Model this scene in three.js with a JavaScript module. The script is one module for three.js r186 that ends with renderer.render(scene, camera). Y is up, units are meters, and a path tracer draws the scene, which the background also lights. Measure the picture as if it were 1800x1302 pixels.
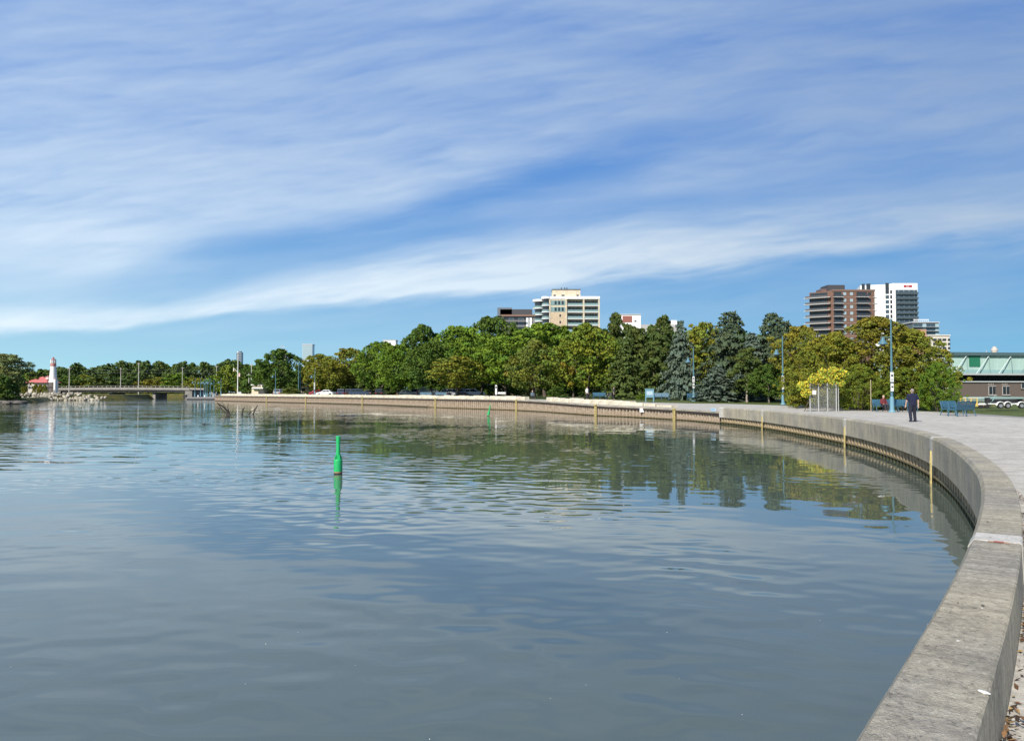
import * as THREE from 'three';
import { mergeGeometries, toCreasedNormals } from 'three/addons/utils/BufferGeometryUtils.js';
import { RoundedBoxGeometry } from 'three/addons/geometries/RoundedBoxGeometry.js';

// ---------------------------------------------------------------- camera, sky, sun, exposure
const scene = new THREE.Scene();
const EYE = 2.54;                                   // metres above the water
const FOCAL = 1350, HORIZON = 688;                  // lens of the photograph, in its own pixels (1800 x 1302)
const camera = new THREE.PerspectiveCamera(2 * Math.atan(651 / FOCAL) * 180 / Math.PI, 1024 / 740, 0.1, 6000);
const PITCH = Math.atan((HORIZON - 651) / FOCAL);
camera.position.set(0, EYE, 0);
camera.rotation.set(PITCH, 0, 0);

const renderer = new THREE.WebGLRenderer();
renderer.toneMapping = THREE.LinearToneMapping;
renderer.toneMappingExposure = 1.3;
renderer.shadowMap.enabled = true;

// random numbers and noise, all seeded
function rng(seed) { let s = seed >>> 0; return () => { s = (s + 0x6D2B79F5) | 0; let t = Math.imul(s ^ (s >>> 15), 1 | s); t = (t + Math.imul(t ^ (t >>> 7), 61 | t)) ^ t; return ((t ^ (t >>> 14)) >>> 0) / 4294967296; }; }
const PERM = (() => { const r = rng(77), p = new Uint8Array(512), q = [...Array(256).keys()]; for (let i = 255; i > 0; i--) { const j = Math.floor(r() * (i + 1)); [q[i], q[j]] = [q[j], q[i]]; } for (let i = 0; i < 512; i++) p[i] = q[i & 255]; return p; })();
const VAL = (() => { const r = rng(78), v = new Float32Array(256); for (let i = 0; i < 256; i++) v[i] = r() * 2 - 1; return v; })();
const fade = (t) => t * t * t * (t * (t * 6 - 15) + 10);
function noise2(x, y, wx = 256, wy = 256) {
  let xi = Math.floor(x), yi = Math.floor(y); const xf = fade(x - xi), yf = fade(y - yi);
  xi = ((xi % wx) + wx) % wx; yi = ((yi % wy) + wy) % wy; const x1 = (xi + 1) % wx, y1 = (yi + 1) % wy;
  const a = VAL[PERM[PERM[xi & 255] + (yi & 255)]], b = VAL[PERM[PERM[x1 & 255] + (yi & 255)]], c = VAL[PERM[PERM[xi & 255] + (y1 & 255)]], d = VAL[PERM[PERM[x1 & 255] + (y1 & 255)]];
  return a + (b - a) * xf + (c - a) * yf + (a - b - c + d) * xf * yf;
}
function noise3(x, y, z) {
  const zi = Math.floor(z), zf = fade(z - zi);
  const n0 = noise2(x + PERM[zi & 255] * 7.31, y + PERM[(zi + 31) & 255] * 3.17), n1 = noise2(x + PERM[(zi + 1) & 255] * 7.31, y + PERM[(zi + 32) & 255] * 3.17);
  return n0 + (n1 - n0) * zf;
}
function fbm2(x, y, oct = 5, gain = 0.5) { let s = 0, a = 1, n = 0; for (let i = 0; i < oct; i++) { s += a * noise2(x + i * 17.3, y + i * 9.1); n += a; a *= gain; x *= 2.03; y *= 2.03; } return s / n; }
const clamp = (x, a = 0, b = 1) => Math.min(b, Math.max(a, x));
const sstep = (a, b, x) => { const t = clamp((x - a) / (b - a)); return t * t * (3 - 2 * t); };
const lerp = (a, b, t) => a + (b - a) * t;

// the sky: clear blue with sheets of cirrus; in azimuth and elevation, so that it goes on all round
const SUN = new THREE.Vector3(-0.62, 0.80, 0.60).normalize();
function makeSky() {
  const W = 4096, H = 2048, data = new Float32Array(W * H * 4);
  // per-row/col
  for (let j = 0; j < H; j++) {
    const el = ((j + 0.5) / H - 0.5) * Math.PI;
    for (let i = 0; i < W; i++) {
      const k = (j * W + i) * 4;
      if (el < -0.02) { data[k] = 0.30; data[k + 1] = 0.38; data[k + 2] = 0.46; data[k + 3] = 1; continue; }
      const ang = ((i + 0.5) / W - 0.5) * 2 * Math.PI;           // atan2(z, x)
      let az = ang + Math.PI / 2; if (az > Math.PI) az -= 2 * Math.PI; // 0 along -z, positive to the right
      const e = Math.max(el, 0.0);
      // clear air
      const h = Math.sin(e);
      const side = 1 - 0.55 * Math.sin(az);                          // paler to the left, where the sun stands
      const t1 = Math.exp(-h * 6.0), t2 = Math.exp(-h * 1.5);
      let r = 0.062 + 0.02 * t2 + 0.27 * t1 * side, g = 0.182 + 0.055 * t2 + 0.44 * t1 * (0.5 + 0.5 * side), b = 0.52 + 0.19 * t2 + 0.09 * t1;
      // cirrus as bands that run across the view and close round the back
      const wv = sstep(0.85, 1.35, Math.abs(az));
      const aa = clamp(az, -1.2, 1.2), tz = Math.tan(clamp(az, -0.95, 0.95)) + (az - clamp(az, -0.95, 0.95)) * 2.2;
      const u = tz * FOCAL + 900, v = HORIZON - Math.tan(Math.min(e, 1.35)) / Math.max(0.55, Math.cos(clamp(az, -0.95, 0.95))) * FOCAL;
      let den = 0, warm = 0;
      if (wv < 1) {
        const wx = fbm2(u / 520 + 3.1, v / 260 + 1.7, 3) * 60, wy = fbm2(u / 480 + 9.2, v / 200 + 4.4, 4) * 34;
        const uu = u + wx, vv = v + wy * 0.8, sl = vv + 0.13 * uu;       // streaks rise to the right
        const fine = fbm2(uu / 210, sl / 22, 4, 0.55), mid = fbm2(uu / 420 + 5, sl / 60 + 2, 4), big = fbm2(uu / 700 + 8, sl / 190 + 6, 3), finer = fbm2(uu / 85 + 2, (vv + 0.17 * uu) / 8.5, 4, 0.6), wisp = fbm2(uu / 150 + 7 + fine * 0.6, (vv + 0.06 * uu) / 30 + 3, 5, 0.6);
        // the long white band
        const low = 603 - 0.098 * uu - 10 * Math.sin(uu / 230) + 8 * mid;
        const up = uu < 300 ? 530 - 0.03 * uu : 521 - (uu - 300) * (0.255 - 0.000058 * (uu - 300));
        const bandW = Math.max(30, low - up);
        const q = (low - vv) / bandW;                                   // 0 at the lower edge, 1 at the upper
        const thin = lerp(1.0, 0.66, sstep(900, 1700, uu));
        let band = sstep(-0.05, 0.26, q + 0.05 * finer + 0.06 * fine) * (1 - sstep(0.42, 1.15, q + 0.18 * mid + 0.14 * wisp)) * thin * (0.84 + 0.34 * mid + 0.26 * fine + 0.20 * finer + 0.3 * wisp);
        // the cloud at the left and the veil over it
        const dx = (uu - 170) / 230, dy = (vv - 415 - 0.07 * (uu - 170)) / (vv < 415 ? 42 : 70);
        const puff = Math.exp(-(dx * dx + dy * dy)) * (0.58 + 0.4 * mid + 0.25 * wisp + 0.15 * finer);
        const leftveil = sstep(420, 60, uu) * sstep(330, 470, vv) * (1 - sstep(540, 600, vv)) * 0.30 * (0.8 + 0.5 * mid);
        // the high sheet
        const sheetLow = 395 - 0.085 * uu + 55 * big;
        const sheet = (1 - sstep(sheetLow - 40, sheetLow + 75, vv)) * clamp(0.66 + 0.15 * mid + 0.20 * big + 0.13 * fine + 0.13 * finer + 0.24 * wisp, 0.08, 1) * lerp(1.0, 0.74, sstep(900, 1800, uu));
        const gapVeil = 0.10 * (0.6 + mid + fine);
        den = 1 - (1 - clamp(band)) * (1 - clamp(puff)) * (1 - clamp(leftveil)) * (1 - clamp(sheet * 0.80)) * (1 - clamp(gapVeil));
        // the clear streak between them
        const gapY = uu < 700 ? 447 - 0.19 * (uu - 380) : 386 - 0.285 * (uu - 700), gap = Math.exp(-(((vv - gapY) / lerp(30, 44, sstep(500, 1000, uu))) ** 2)) * sstep(180, 520, uu) * (1 - sstep(1020, 1560, uu));
        den *= 1 - gap * clamp(0.94 - 0.25 * fine - 0.2 * wisp, 0.4, 1);
        den *= sstep(0.03, 0.075, e);
      }
      if (wv > 0) {
        const x = Math.cos(az) * Math.cos(e), z = Math.sin(az) * Math.cos(e), p = 1 / (h + 0.18);
        const n = 0.6 * noise3(x * p * 1.2 + 4, z * p * 1.2 + 2, 0.5) + 0.3 * noise3(x * p * 3.1, z * p * 3.1, 3.5) + 0.2 * noise3(x * p * 7, z * p * 7, 6.5);
        const d2 = clamp(0.42 + 0.5 * n) * sstep(0.03, 0.12, e);
        den = lerp(den, d2, wv);
      }
      const hi = sstep(0.10, 0.42, e), dim = lerp(1, 0.80, sstep(-0.1, 0.75, az) * (1 - wv));
      const cr = lerp(0.755, 0.475, hi) * dim, cg = lerp(0.865, 0.60, hi) * dim, cb = lerp(0.95, 0.76, hi) * lerp(1, dim, 0.9);
      const dd = clamp(den) * 0.88;
      r = lerp(r, cr, dd); g = lerp(g, cg, dd); b = lerp(b, cb, dd);
      const sh = 0.81 * (1 - 0.11 * Math.sin(az)); data[k] = r * sh; data[k + 1] = g * sh; data[k + 2] = b * sh; data[k + 3] = 1;
    }
  }
  const t = new THREE.DataTexture(data, W, H, THREE.RGBAFormat, THREE.FloatType);
  t.mapping = THREE.EquirectangularReflectionMapping; t.magFilter = t.minFilter = THREE.LinearFilter; t.needsUpdate = true;
  return t;
}
const skyTexture = makeSky();
scene.background = skyTexture;
scene.environment = skyTexture;

const sun = new THREE.DirectionalLight(new THREE.Color().setRGB(1.0, 0.94, 0.84), 4.6);
sun.position.copy(SUN).multiplyScalar(400); sun.target.position.set(0, 0, -120);
sun.castShadow = true; sun.shadow.radius = 1; sun.shadow.mapSize.set(4096, 4096);
Object.assign(sun.shadow.camera, { left: -260, right: 260, top: 260, bottom: -260, near: 1, far: 900 });
scene.add(sun, sun.target);

// ---------------------------------------------------------------- helpers
const names = new Map();
function numbered(name) { const n = names.get(name) ?? 0; names.set(name, n + 1); return n ? `${name}_${String(n).padStart(3, '0')}` : name; }
function tag(o, label, category, group, kind) { o.userData.label = label; if (category) o.userData.category = category; if (group) o.userData.group = group; if (kind) o.userData.kind = kind; return o; }
function thing(name, label, category, pos = [0, 0, 0], turn = 0, group) { const o = new THREE.Group(); o.name = numbered(name); o.position.set(...pos); o.rotation.y = turn; scene.add(o); return tag(o, label, category, group); }
function part(parent, name, geo, mat) { const m = new THREE.Mesh(Array.isArray(geo) ? merge(geo) : geo, mat); m.name = name; parent.add(m); return m; }
function solid(name, geo, mat, label, category, group) { const m = new THREE.Mesh(Array.isArray(geo) ? merge(geo) : geo, mat); m.name = numbered(name); scene.add(m); return tag(m, label, category, group); }
function structure(name, geo, mat, label) { const m = new THREE.Mesh(Array.isArray(geo) ? merge(geo) : geo, mat); m.name = numbered(name); m.userData.kind = 'structure'; if (label) m.userData.label = label; scene.add(m); return m; }
function copyOf(o, label, group) { const c = o.clone(); c.name = numbered(o.name.replace(/_\d{3}$/, '')); c.userData = { ...o.userData }; if (label) c.userData.label = label; if (group) c.userData.group = group; scene.add(c); return c; }
function clean(g) { let q = g.index ? g.toNonIndexed() : g; for (const k of Object.keys(q.attributes)) if (!['position', 'normal', 'uv'].includes(k)) q.deleteAttribute(k); if (!q.attributes.normal) q.computeVertexNormals(); if (!q.attributes.uv) q.setAttribute('uv', new THREE.BufferAttribute(new Float32Array(q.attributes.position.count * 2), 2)); return q; }
function merge(list) { return mergeGeometries(list.map(clean)); }
function box(w, h, d, x = 0, y = 0, z = 0, ry = 0, rx = 0, rz = 0) {       // uv in metres; y is the bottom of the box
  const g = new THREE.BoxGeometry(w, h, d), u = g.attributes.uv, s = [[d, h], [d, h], [w, d], [w, d], [w, h], [w, h]];
  for (let f = 0; f < 6; f++) for (let k = 0; k < 4; k++) u.setXY(f * 4 + k, u.getX(f * 4 + k) * s[f][0], u.getY(f * 4 + k) * s[f][1]);
  g.translate(0, h / 2, 0); if (rx) g.rotateX(rx); if (rz) g.rotateZ(rz); if (ry) g.rotateY(ry); return g.translate(x, y, z);
}
function cyl(r0, r1, h, x = 0, y = 0, z = 0, seg = 10) { return new THREE.CylinderGeometry(r1, r0, h, seg).translate(x, y + h / 2, z); }   // r0 at the bottom
function bar(a, b, r0, r1 = r0, seg = 6) { const A = new THREE.Vector3(...a), B = new THREE.Vector3(...b), d = B.clone().sub(A), L = d.length(); const g = new THREE.CylinderGeometry(r1, r0, L, seg).translate(0, L / 2, 0); g.applyQuaternion(new THREE.Quaternion().setFromUnitVectors(new THREE.Vector3(0, 1, 0), d.normalize())); return g.translate(A.x, A.y, A.z); }
function lathe(pts, seg = 16) { return new THREE.LatheGeometry(pts.map(([x, y]) => new THREE.Vector2(x, y)), seg); }
function extrude(pts, depth, bevel = 0) { const s = new THREE.Shape(pts.map(([x, y]) => new THREE.Vector2(x, y))); return new THREE.ExtrudeGeometry(s, { depth, bevelEnabled: bevel > 0, bevelSize: bevel, bevelThickness: bevel, bevelSegments: 2, steps: 1 }); }
function mat(r, g, b, o = {}) { const m = new (o.physical ? THREE.MeshPhysicalMaterial : THREE.MeshStandardMaterial)({ roughness: 0.8, side: THREE.DoubleSide, ...Object.fromEntries(Object.entries(o).filter(([k]) => k !== 'physical')) }); m.color.setRGB(r, g, b); return m; }
// a place in the world: along the sight line of a photograph column at a given distance, and heights read from its rows
const sightX = (px, d) => (px - 900) / FOCAL * d;
const sightY = (py, d) => EYE - (py - HORIZON) / FOCAL * d;
function texture(size, paint, srgb = true) {          // paint(u, v) -> [r, g, b] in 0..1, wraps
  const d = new Uint8Array(size * size * 4);
  for (let j = 0; j < size; j++) for (let i = 0; i < size; i++) { const c = paint(i / size, j / size), k = (j * size + i) * 4; for (let n = 0; n < 3; n++) d[k + n] = clamp(c[n] ?? c[0]) * 255; d[k + 3] = 255; }
  const t = new THREE.DataTexture(d, size, size); t.wrapS = t.wrapT = THREE.RepeatWrapping; t.magFilter = t.minFilter = THREE.LinearFilter; if (srgb) t.colorSpace = THREE.SRGBColorSpace; t.needsUpdate = true; return t;
}
function tileNoise(u, v, f, oct = 5, gain = 0.55, fy = f) { let s = 0, a = 1, n = 0; for (let i = 0; i < oct; i++) { s += a * noise2(u * f + i * 31, v * fy + i * 13, f, fy); n += a; a *= gain; f *= 2; fy *= 2; } return s / n; }
function repeat(t, x, y = x, rot = 0) { const c = t.clone(); c.repeat.set(x, y); c.rotation = rot; c.needsUpdate = true; return c; }

const grainTex = texture(1024, (u, v) => { const a = tileNoise(u, v, 8, 4), b = tileNoise(u, v, 64, 4), c = tileNoise(u, v, 256, 2); const x = 0.90 + 0.10 * a + 0.11 * b + 0.08 * c; return [x, x * 0.99, x * 0.975]; });
const grainBump = texture(1024, (u, v) => { const b = tileNoise(u, v, 48, 4, 0.6), c = tileNoise(u, v, 220, 2); return [0.5 + 0.3 * b + 0.3 * c]; }, false);

// ---------------------------------------------------------------- shore line, ground, water
// outer top edge of the sea wall, in metres (x to the right, d away from the camera)
const SHORE = [[-14, -9], [-8.5, -6.6], [-3.66, -3.36], [-0.82, -0.12], [0.26, 1.43], [1.187, 2.775], [1.825, 3.65], [2.60, 4.72], [3.71, 6.31], [5.06, 8.35], [6.33, 10.4], [7.57, 12.6], [9.7, 16.9], [11.57, 21.2], [13.15, 25.8], [14.5, 31], [15.45, 36], [16.6, 48.5], [16.5, 58], [15.2, 66.5], [12.3, 74.5], [9.0, 80.6], [0.7, 103], [-12.3, 122], [-28.5, 148], [-44.8, 168], [-60, 185], [-81, 209]];
const shoreCurve = new THREE.CatmullRomCurve3(SHORE.map(([x, d]) => new THREE.Vector3(x, 0, -d)), false, 'centripetal');
shoreCurve.arcLengthDivisions = 3000;
const SHORE_LEN = shoreCurve.getLength();
function shore(s, off = 0, y = 0) {                    // a point off metres inland of the wall's edge
  const u = clamp(s / SHORE_LEN), p = shoreCurve.getPointAt(u), t = shoreCurve.getTangentAt(u);
  return new THREE.Vector3(p.x - t.z * off, y, p.z + t.x * off);
}
const shoreYaw = (s) => { const t = shoreCurve.getTangentAt(clamp(s / SHORE_LEN)); return Math.atan2(-t.z, t.x); };   // turns local +x along the wall
const nearestS = (x, d) => { let best = 0, bd = 1e9; for (let s = 0; s < SHORE_LEN; s += 0.25) { const p = shore(s), q = (p.x - x) ** 2 + (p.z + d) ** 2; if (q < bd) { bd = q; best = s; } } return best; };
const groundY = (d) => 0.94 + 0.5 * sstep(60, 112, d);
const groundAt = (x, d) => groundY(d);
// a strip that follows the wall: cross-section of [inland offset, height above ground or absolute height]
function sweep(s0, s1, step, profile, o = {}) {
  const n = Math.max(1, Math.ceil((s1 - s0) / step)), pos = [], uv = [], idx = [], m = profile.length;
  const acc = [0]; for (let k = 1; k < m; k++) acc.push(acc[k - 1] + Math.hypot(profile[k][0] - profile[k - 1][0], profile[k][1] - profile[k - 1][1]));
  for (let i = 0; i <= n; i++) { const s = lerp(s0, s1, i / n); const c = shore(s), gy = o.follow ? groundY(-c.z) : 0; profile.forEach(([f, y], k) => { const p = shore(s, f, y + gy); pos.push(p.x, p.y, p.z); uv.push(s, acc[k]); }); }
  for (let i = 0; i < n; i++) for (let k = 0; k < m - 1; k++) { const a = i * m + k, b = a + m; idx.push(a, a + 1, b, b, a + 1, b + 1); }
  let g = new THREE.BufferGeometry(); g.setAttribute('position', new THREE.Float32BufferAttribute(pos, 3)); g.setAttribute('uv', new THREE.Float32BufferAttribute(uv, 2)); g.setIndex(idx);
  if (o.caps) { const cap = []; for (const i of [0, n]) for (let k = 1; k < m - 1; k++) cap.push(i * m, i * m + k, i * m + k + 1); g.setIndex([...idx, ...cap]); }
  g = g.toNonIndexed(); g.computeVertexNormals(); return o.smooth === false ? g : toCreasedNormals(g, 0.35);
}

// water: murky harbour water with a wind ripple; calm patches between
function waveField(N, L, seed, count, wl0, ratio, bend, power) {       // heights on a grid of N x N over L metres, wraps
  const r = rng(seed), h = new Float32Array(N * N), tw = Math.PI * 2 / N, SIN = new Float32Array(N); for (let i = 0; i < N; i++) SIN[i] = Math.sin(i * tw);
  for (let k = 0; k < count; k++) {
    const wl = wl0 * Math.pow(ratio, r()), dir = -0.12 + (r() + r() + r() - 1.5) * bend, n = L / wl, kx = Math.round(n * Math.sin(dir)), ky = Math.round(n * Math.cos(dir)), a = Math.pow(wl, power), p0 = Math.floor(r() * N);
    for (let j = 0; j < N; j++) { let q = (((ky * j + p0) % N) + N) % N; const st = ((kx % N) + N) % N; for (let i = 0; i < N; i++) { h[j * N + i] += a * SIN[q]; q += st; if (q >= N) q -= N; } }
  }
  return h;
}
const floatTex = (data, N) => { const t = new THREE.DataTexture(data, N, N, THREE.RGBAFormat, THREE.FloatType); t.wrapS = t.wrapT = THREE.RepeatWrapping; t.magFilter = t.minFilter = THREE.LinearFilter; t.needsUpdate = true; return t; };
const rippleFine = (() => {                             // small ripples everywhere, a tile of 26 m
  const N = 1024, L = 22, h = waveField(N, L, 5, 64, 0.30, 3.4, 1.0, 1.05), data = new Float32Array(N * N * 4); let mx = 0;
  for (let j = 0; j < N; j++) for (let i = 0; i < N; i++) { const k = j * N + i; h[k] *= clamp(0.6 + 1.9 * tileNoise(i / N, j / N, 4, 3), 0.06, 2.0); mx = Math.max(mx, Math.abs(h[k])); }
  for (let k = 0; k < N * N; k++) { const v = 0.5 + 0.5 * h[k] / mx; data[k * 4] = data[k * 4 + 1] = data[k * 4 + 2] = v; data[k * 4 + 3] = 1; }
  const t = floatTex(data, N); t.repeat.set(1 / L, 1 / L); return t;
})();
const rippleWind = (() => {                             // wind waves over the whole basin, weaker in the lee of the trees, outside the channel
  const N = 2048, L = 420, h = waveField(N, L, 8, 46, 0.75, 3.4, 0.9, 1.05), data = new Float32Array(N * N * 4);
  const cell = 32, M = N / cell + 1, mask = new Float32Array(M * M);
  for (let b = 0; b < M; b++) for (let a = 0; a < M; a++) { const x = (a * cell / N - 0.62) * L, z = (b * cell / N - 0.90) * L; mask[b * M + a] = sstep(-6, 30, -6 - 0.33 * Math.max(0, -z - 15) - x); }
  let rms = 0; for (let k = 0; k < N * N; k += 37) { const i = k % N, j = (k / N) | 0; rms += ((h[j * N + (i + 1) % N] - h[k]) / (L / N)) ** 2 + ((h[((j + 1) % N) * N + i] - h[k]) / (L / N)) ** 2; } rms = Math.sqrt(rms / (N * N / 37));
  for (let j = 0; j < N; j++) for (let i = 0; i < N; i++) {
    const k = j * N + i, a = i / cell, b = j / cell, ai = a | 0, bi = b | 0, fa = a - ai, fb = b - bi, m = lerp(lerp(mask[bi * M + ai], mask[bi * M + ai + 1], fa), lerp(mask[(bi + 1) * M + ai], mask[(bi + 1) * M + ai + 1], fa), fb);
    const gust = clamp(0.75 + 0.9 * noise2(i / 75, j / 28) + 0.4 * noise2(i / 21 + 9, j / 10 + 3), 0.12, 1.7), sc = (0.0048 + 0.038 * m) * gust / rms * (N / L) / 2;
    const sx = -(h[j * N + (i + 1) % N] - h[j * N + (i + N - 1) % N]) * sc, sy = -(h[((j + 1) % N) * N + i] - h[((j + N - 1) % N) * N + i]) * sc, q = Math.hypot(sx, sy, 1);
    data[k * 4] = 0.5 + 0.5 * sx / q; data[k * 4 + 1] = 0.5 + 0.5 * sy / q; data[k * 4 + 2] = 0.5 + 0.5 / q; data[k * 4 + 3] = 1;
  }
  const t = floatTex(data, N); t.repeat.set(1 / L, 1 / L); t.offset.set(0.62, 0.90); return t;
})();
const waterMat = mat(0.082, 0.105, 0.086, { physical: true, roughness: 0.025, ior: 1.58, bumpMap: rippleFine, bumpScale: 0.0135, normalMap: rippleWind });
{
  const g = new THREE.PlaneGeometry(2600, 2600).rotateX(-Math.PI / 2).translate(0, 0, -900), u = g.attributes.uv, p = g.attributes.position;
  for (let i = 0; i < u.count; i++) u.setXY(i, p.getX(i), p.getZ(i));
  structure('water', g, waterMat, 'rippled grey blue harbour water');
}

// land behind the wall: lawn and soil in one sheet that follows the shore and runs to the horizon
const grassTex = texture(512, (u, v) => { const a = tileNoise(u, v, 6, 4), b = tileNoise(u, v, 64, 3), c = tileNoise(u, v, 9, 2); const k = 0.62 + 0.2 * a + 0.3 * b; return [k * (0.86 + 0.2 * c), k * 0.92, k * 0.42]; });
const lawnMat = mat(0.115, 0.145, 0.040, { map: repeat(grassTex, 1 / 3), roughness: 0.95, bumpMap: repeat(grassTex, 1 / 3), bumpScale: 0.04 });
lawnMat.color.setRGB(0.26, 0.31, 0.18);
const concretePale = mat(0.56, 0.53, 0.462, { map: repeat(grainTex, 1 / 2.3), bumpMap: repeat(grainBump, 1 / 1.7), bumpScale: 0.004, roughness: 0.9 });
const concretePale2 = mat(0.54, 0.51, 0.442, { map: repeat(grainTex, 1 / 3.1, 1 / 2.6), bumpMap: repeat(grainBump, 1 / 1.7), bumpScale: 0.004, roughness: 0.9 });
const concretePale3 = mat(0.58, 0.55, 0.482, { map: repeat(grainTex, 1 / 2.9, 1 / 3.3), bumpMap: repeat(grainBump, 1 / 1.7), bumpScale: 0.004, roughness: 0.9 });
const jointMat = mat(0.24, 0.225, 0.20, { roughness: 1 });
{
  const offs = [0.3, 6, 12, 18, 26, 40, 70, 130, 260, 520, 1100, 2200], n = 150, pos = [], uv = [], idx = [], m = offs.length;
  for (let i = 0; i <= n; i++) { const s = SHORE_LEN * i / n; offs.forEach((f) => { const p = shore(s, f); pos.push(p.x, groundY(-p.z) - 0.02, p.z); uv.push(p.x, p.z); }); }
  for (let i = 0; i < n; i++) for (let k = 0; k < m - 1; k++) { const a = i * m + k, b = a + m; idx.push(a, a + 1, b, b, a + 1, b + 1); }
  const g = new THREE.BufferGeometry(); g.setAttribute('position', new THREE.Float32BufferAttribute(pos, 3)); g.setAttribute('uv', new THREE.Float32BufferAttribute(uv, 2)); g.setIndex(idx); g.computeVertexNormals();
  structure('ground', g, lawnMat, 'grass lawn behind the promenade');
}
// the promenade: concrete slabs with joints over a darker bed, then plain paving further off
const S0 = nearestS(-8, -6), S_CAM = nearestS(0.3, 1.4), S_STRIPE1 = nearestS(3.98, 6.72), S_A = nearestS(11.57, 21.2), S_B = nearestS(15.4, 35.5), S_C = nearestS(16.6, 51.1), S_END = nearestS(16.5, 59.5);
const MARKS = [[1189, 68.8], [1053, 81], [910, 103.3], [764, 121.6], [642, 149], [542, 169], [463, 183]].map(([px, d]) => nearestS(sightX(px, d), d));
const S_LEDGE = nearestS(13.2, 72.4);
const walkWidth = (s) => lerp(lerp(14.2, 17, sstep(S_B, S_END, s)), 5.0, sstep(S_LEDGE - 4, MARKS[2], s));
{
  const walk = new THREE.Group(); walk.name = 'promenade'; walk.userData = { kind: 'structure', label: 'pale concrete promenade beside the sea wall' }; scene.add(walk);
  const pos = [], uv = [], idx = []; const n = 160, cols = 7;
  for (let i = 0; i <= n; i++) { const s = lerp(2, SHORE_LEN - 1, i / n); for (let k = 0; k < cols; k++) { const f = lerp(0.34, walkWidth(s), k / (cols - 1)), p = shore(s, f); pos.push(p.x, groundY(-p.z) - (s < S_C ? 0.012 : 0.004), p.z); uv.push(s, f); } }
  for (let i = 0; i < n; i++) for (let k = 0; k < cols - 1; k++) { const a = i * cols + k, b = a + cols; idx.push(a, a + 1, b, b, a + 1, b + 1); }
  const g = new THREE.BufferGeometry(); g.setAttribute('position', new THREE.Float32BufferAttribute(pos, 3)); g.setAttribute('uv', new THREE.Float32BufferAttribute(uv, 2)); g.setIndex(idx); g.computeVertexNormals();
  const cut = Math.round((S_C + 4 - 2) / ((SHORE_LEN - 3) / n)) * (cols - 1) * 6;                // the near bed shows only in the joints
  const nearBed = g.clone(); nearBed.setIndex(idx.slice(0, cut)); const farBed = g.clone(); farBed.setIndex(idx.slice(cut));
  part(walk, 'joint_bed', nearBed, jointMat); part(walk, 'paving', farBed, concretePale);
  const r = rng(12), mats = [concretePale, concretePale2, concretePale3];
  let s = S0 + 2; const edges = [0.39, 3.2, 6.0, 8.8, 11.6, 14.2];
  while (s < S_C + 4) {
    const s1 = s + 3.0;
    for (let k = 0; k < edges.length - 1; k++) {
      const f0 = edges[k] + (k ? 0.008 : 0), f1 = edges[k + 1] - 0.008, P = [], U = [], m = 4, y = 0.94 + (r() - 0.5) * 0.004;
      for (let i = 0; i <= m; i++) { const q = lerp(s + 0.014, s1 - 0.014, i / m); for (const f of [f0, f1]) for (const yy of [y, y - 0.05]) { const p = shore(q, f, yy); P.push(p.x, p.y, p.z); U.push(q + k * 1.37, f + k * 0.71); } }
      const I = []; for (let i = 0; i < m; i++) { const a = i * 4, b = a + 4; I.push(a, a + 2, b, b, a + 2, b + 2, a, b, a + 1, b, b + 1, a + 1, a + 2, a + 3, b + 2, b + 2, a + 3, b + 3); }
      I.push(0, 1, 2, 2, 1, 3, m * 4, m * 4 + 2, m * 4 + 1, m * 4 + 2, m * 4 + 3, m * 4 + 1);
      let sg = new THREE.BufferGeometry(); sg.setAttribute('position', new THREE.Float32BufferAttribute(P, 3)); sg.setAttribute('uv', new THREE.Float32BufferAttribute(U, 2)); sg.setIndex(I); sg = sg.toNonIndexed(); sg.computeVertexNormals();
      part(walk, 'slab', sg, mats[Math.floor(r() * 3)]);
    }
    s = s1;
  }
}

// the sea wall: concrete coping in lengths, white painted joints, steel sheet piles below
const stainTex = texture(1024, (u, v) => {          // u along the wall, v across it (2 m); weathering streaks and lichen
  const a = tileNoise(u, v, 6, 5), b = tileNoise(u, v, 90, 3), st = tileNoise(u, v, 64, 4, 0.6, 3), sp = tileNoise(u, v, 160, 2), big = tileNoise(u, v, 3, 3);
  let k = 0.86 + 0.10 * a + 0.10 * b + 0.14 * st + 0.07 * big; if (sp > 0.55) k += 0.08; if (sp < -0.6) k -= 0.16;
  const o = clamp(0.5 + 0.9 * big + 0.5 * a); return [k * lerp(1.0, 0.99, o), k * lerp(0.985, 0.962, o), k * lerp(0.95, 0.89, o)];
});
const wallMat = mat(0.54, 0.505, 0.435, { map: repeat(stainTex, 1 / 2.9, 1 / 2.0), bumpMap: repeat(grainBump, 1 / 0.8), bumpScale: 0.012, roughness: 0.95 });
const wallMat2 = mat(0.505, 0.47, 0.40, { map: repeat(stainTex, 1 / 3.7, 1 / 2.6), bumpMap: repeat(grainBump, 1 / 0.9), bumpScale: 0.012, roughness: 0.95 });
const whitePaint = mat(0.66, 0.63, 0.56, { map: repeat(grainTex, 1 / 0.9), roughness: 0.8, bumpMap: repeat(grainBump, 1 / 0.8), bumpScale: 0.004 });
const yellowPaint = mat(0.62, 0.51, 0.21, { map: repeat(grainTex, 1 / 0.9), roughness: 0.55 });
const rustTex = texture(512, (u, v) => { const a = tileNoise(u, v, 8, 5), b = tileNoise(u, v, 40, 3); const k = 0.86 + 0.16 * a + 0.12 * b; return [k, k * (0.96 + 0.04 * a), k * (0.92 + 0.06 * a)]; });
const pileMat = mat(0.46, 0.385, 0.26, { map: repeat(rustTex, 1 / 2.3, 1 / 1.1), roughness: 0.85 });
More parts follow.
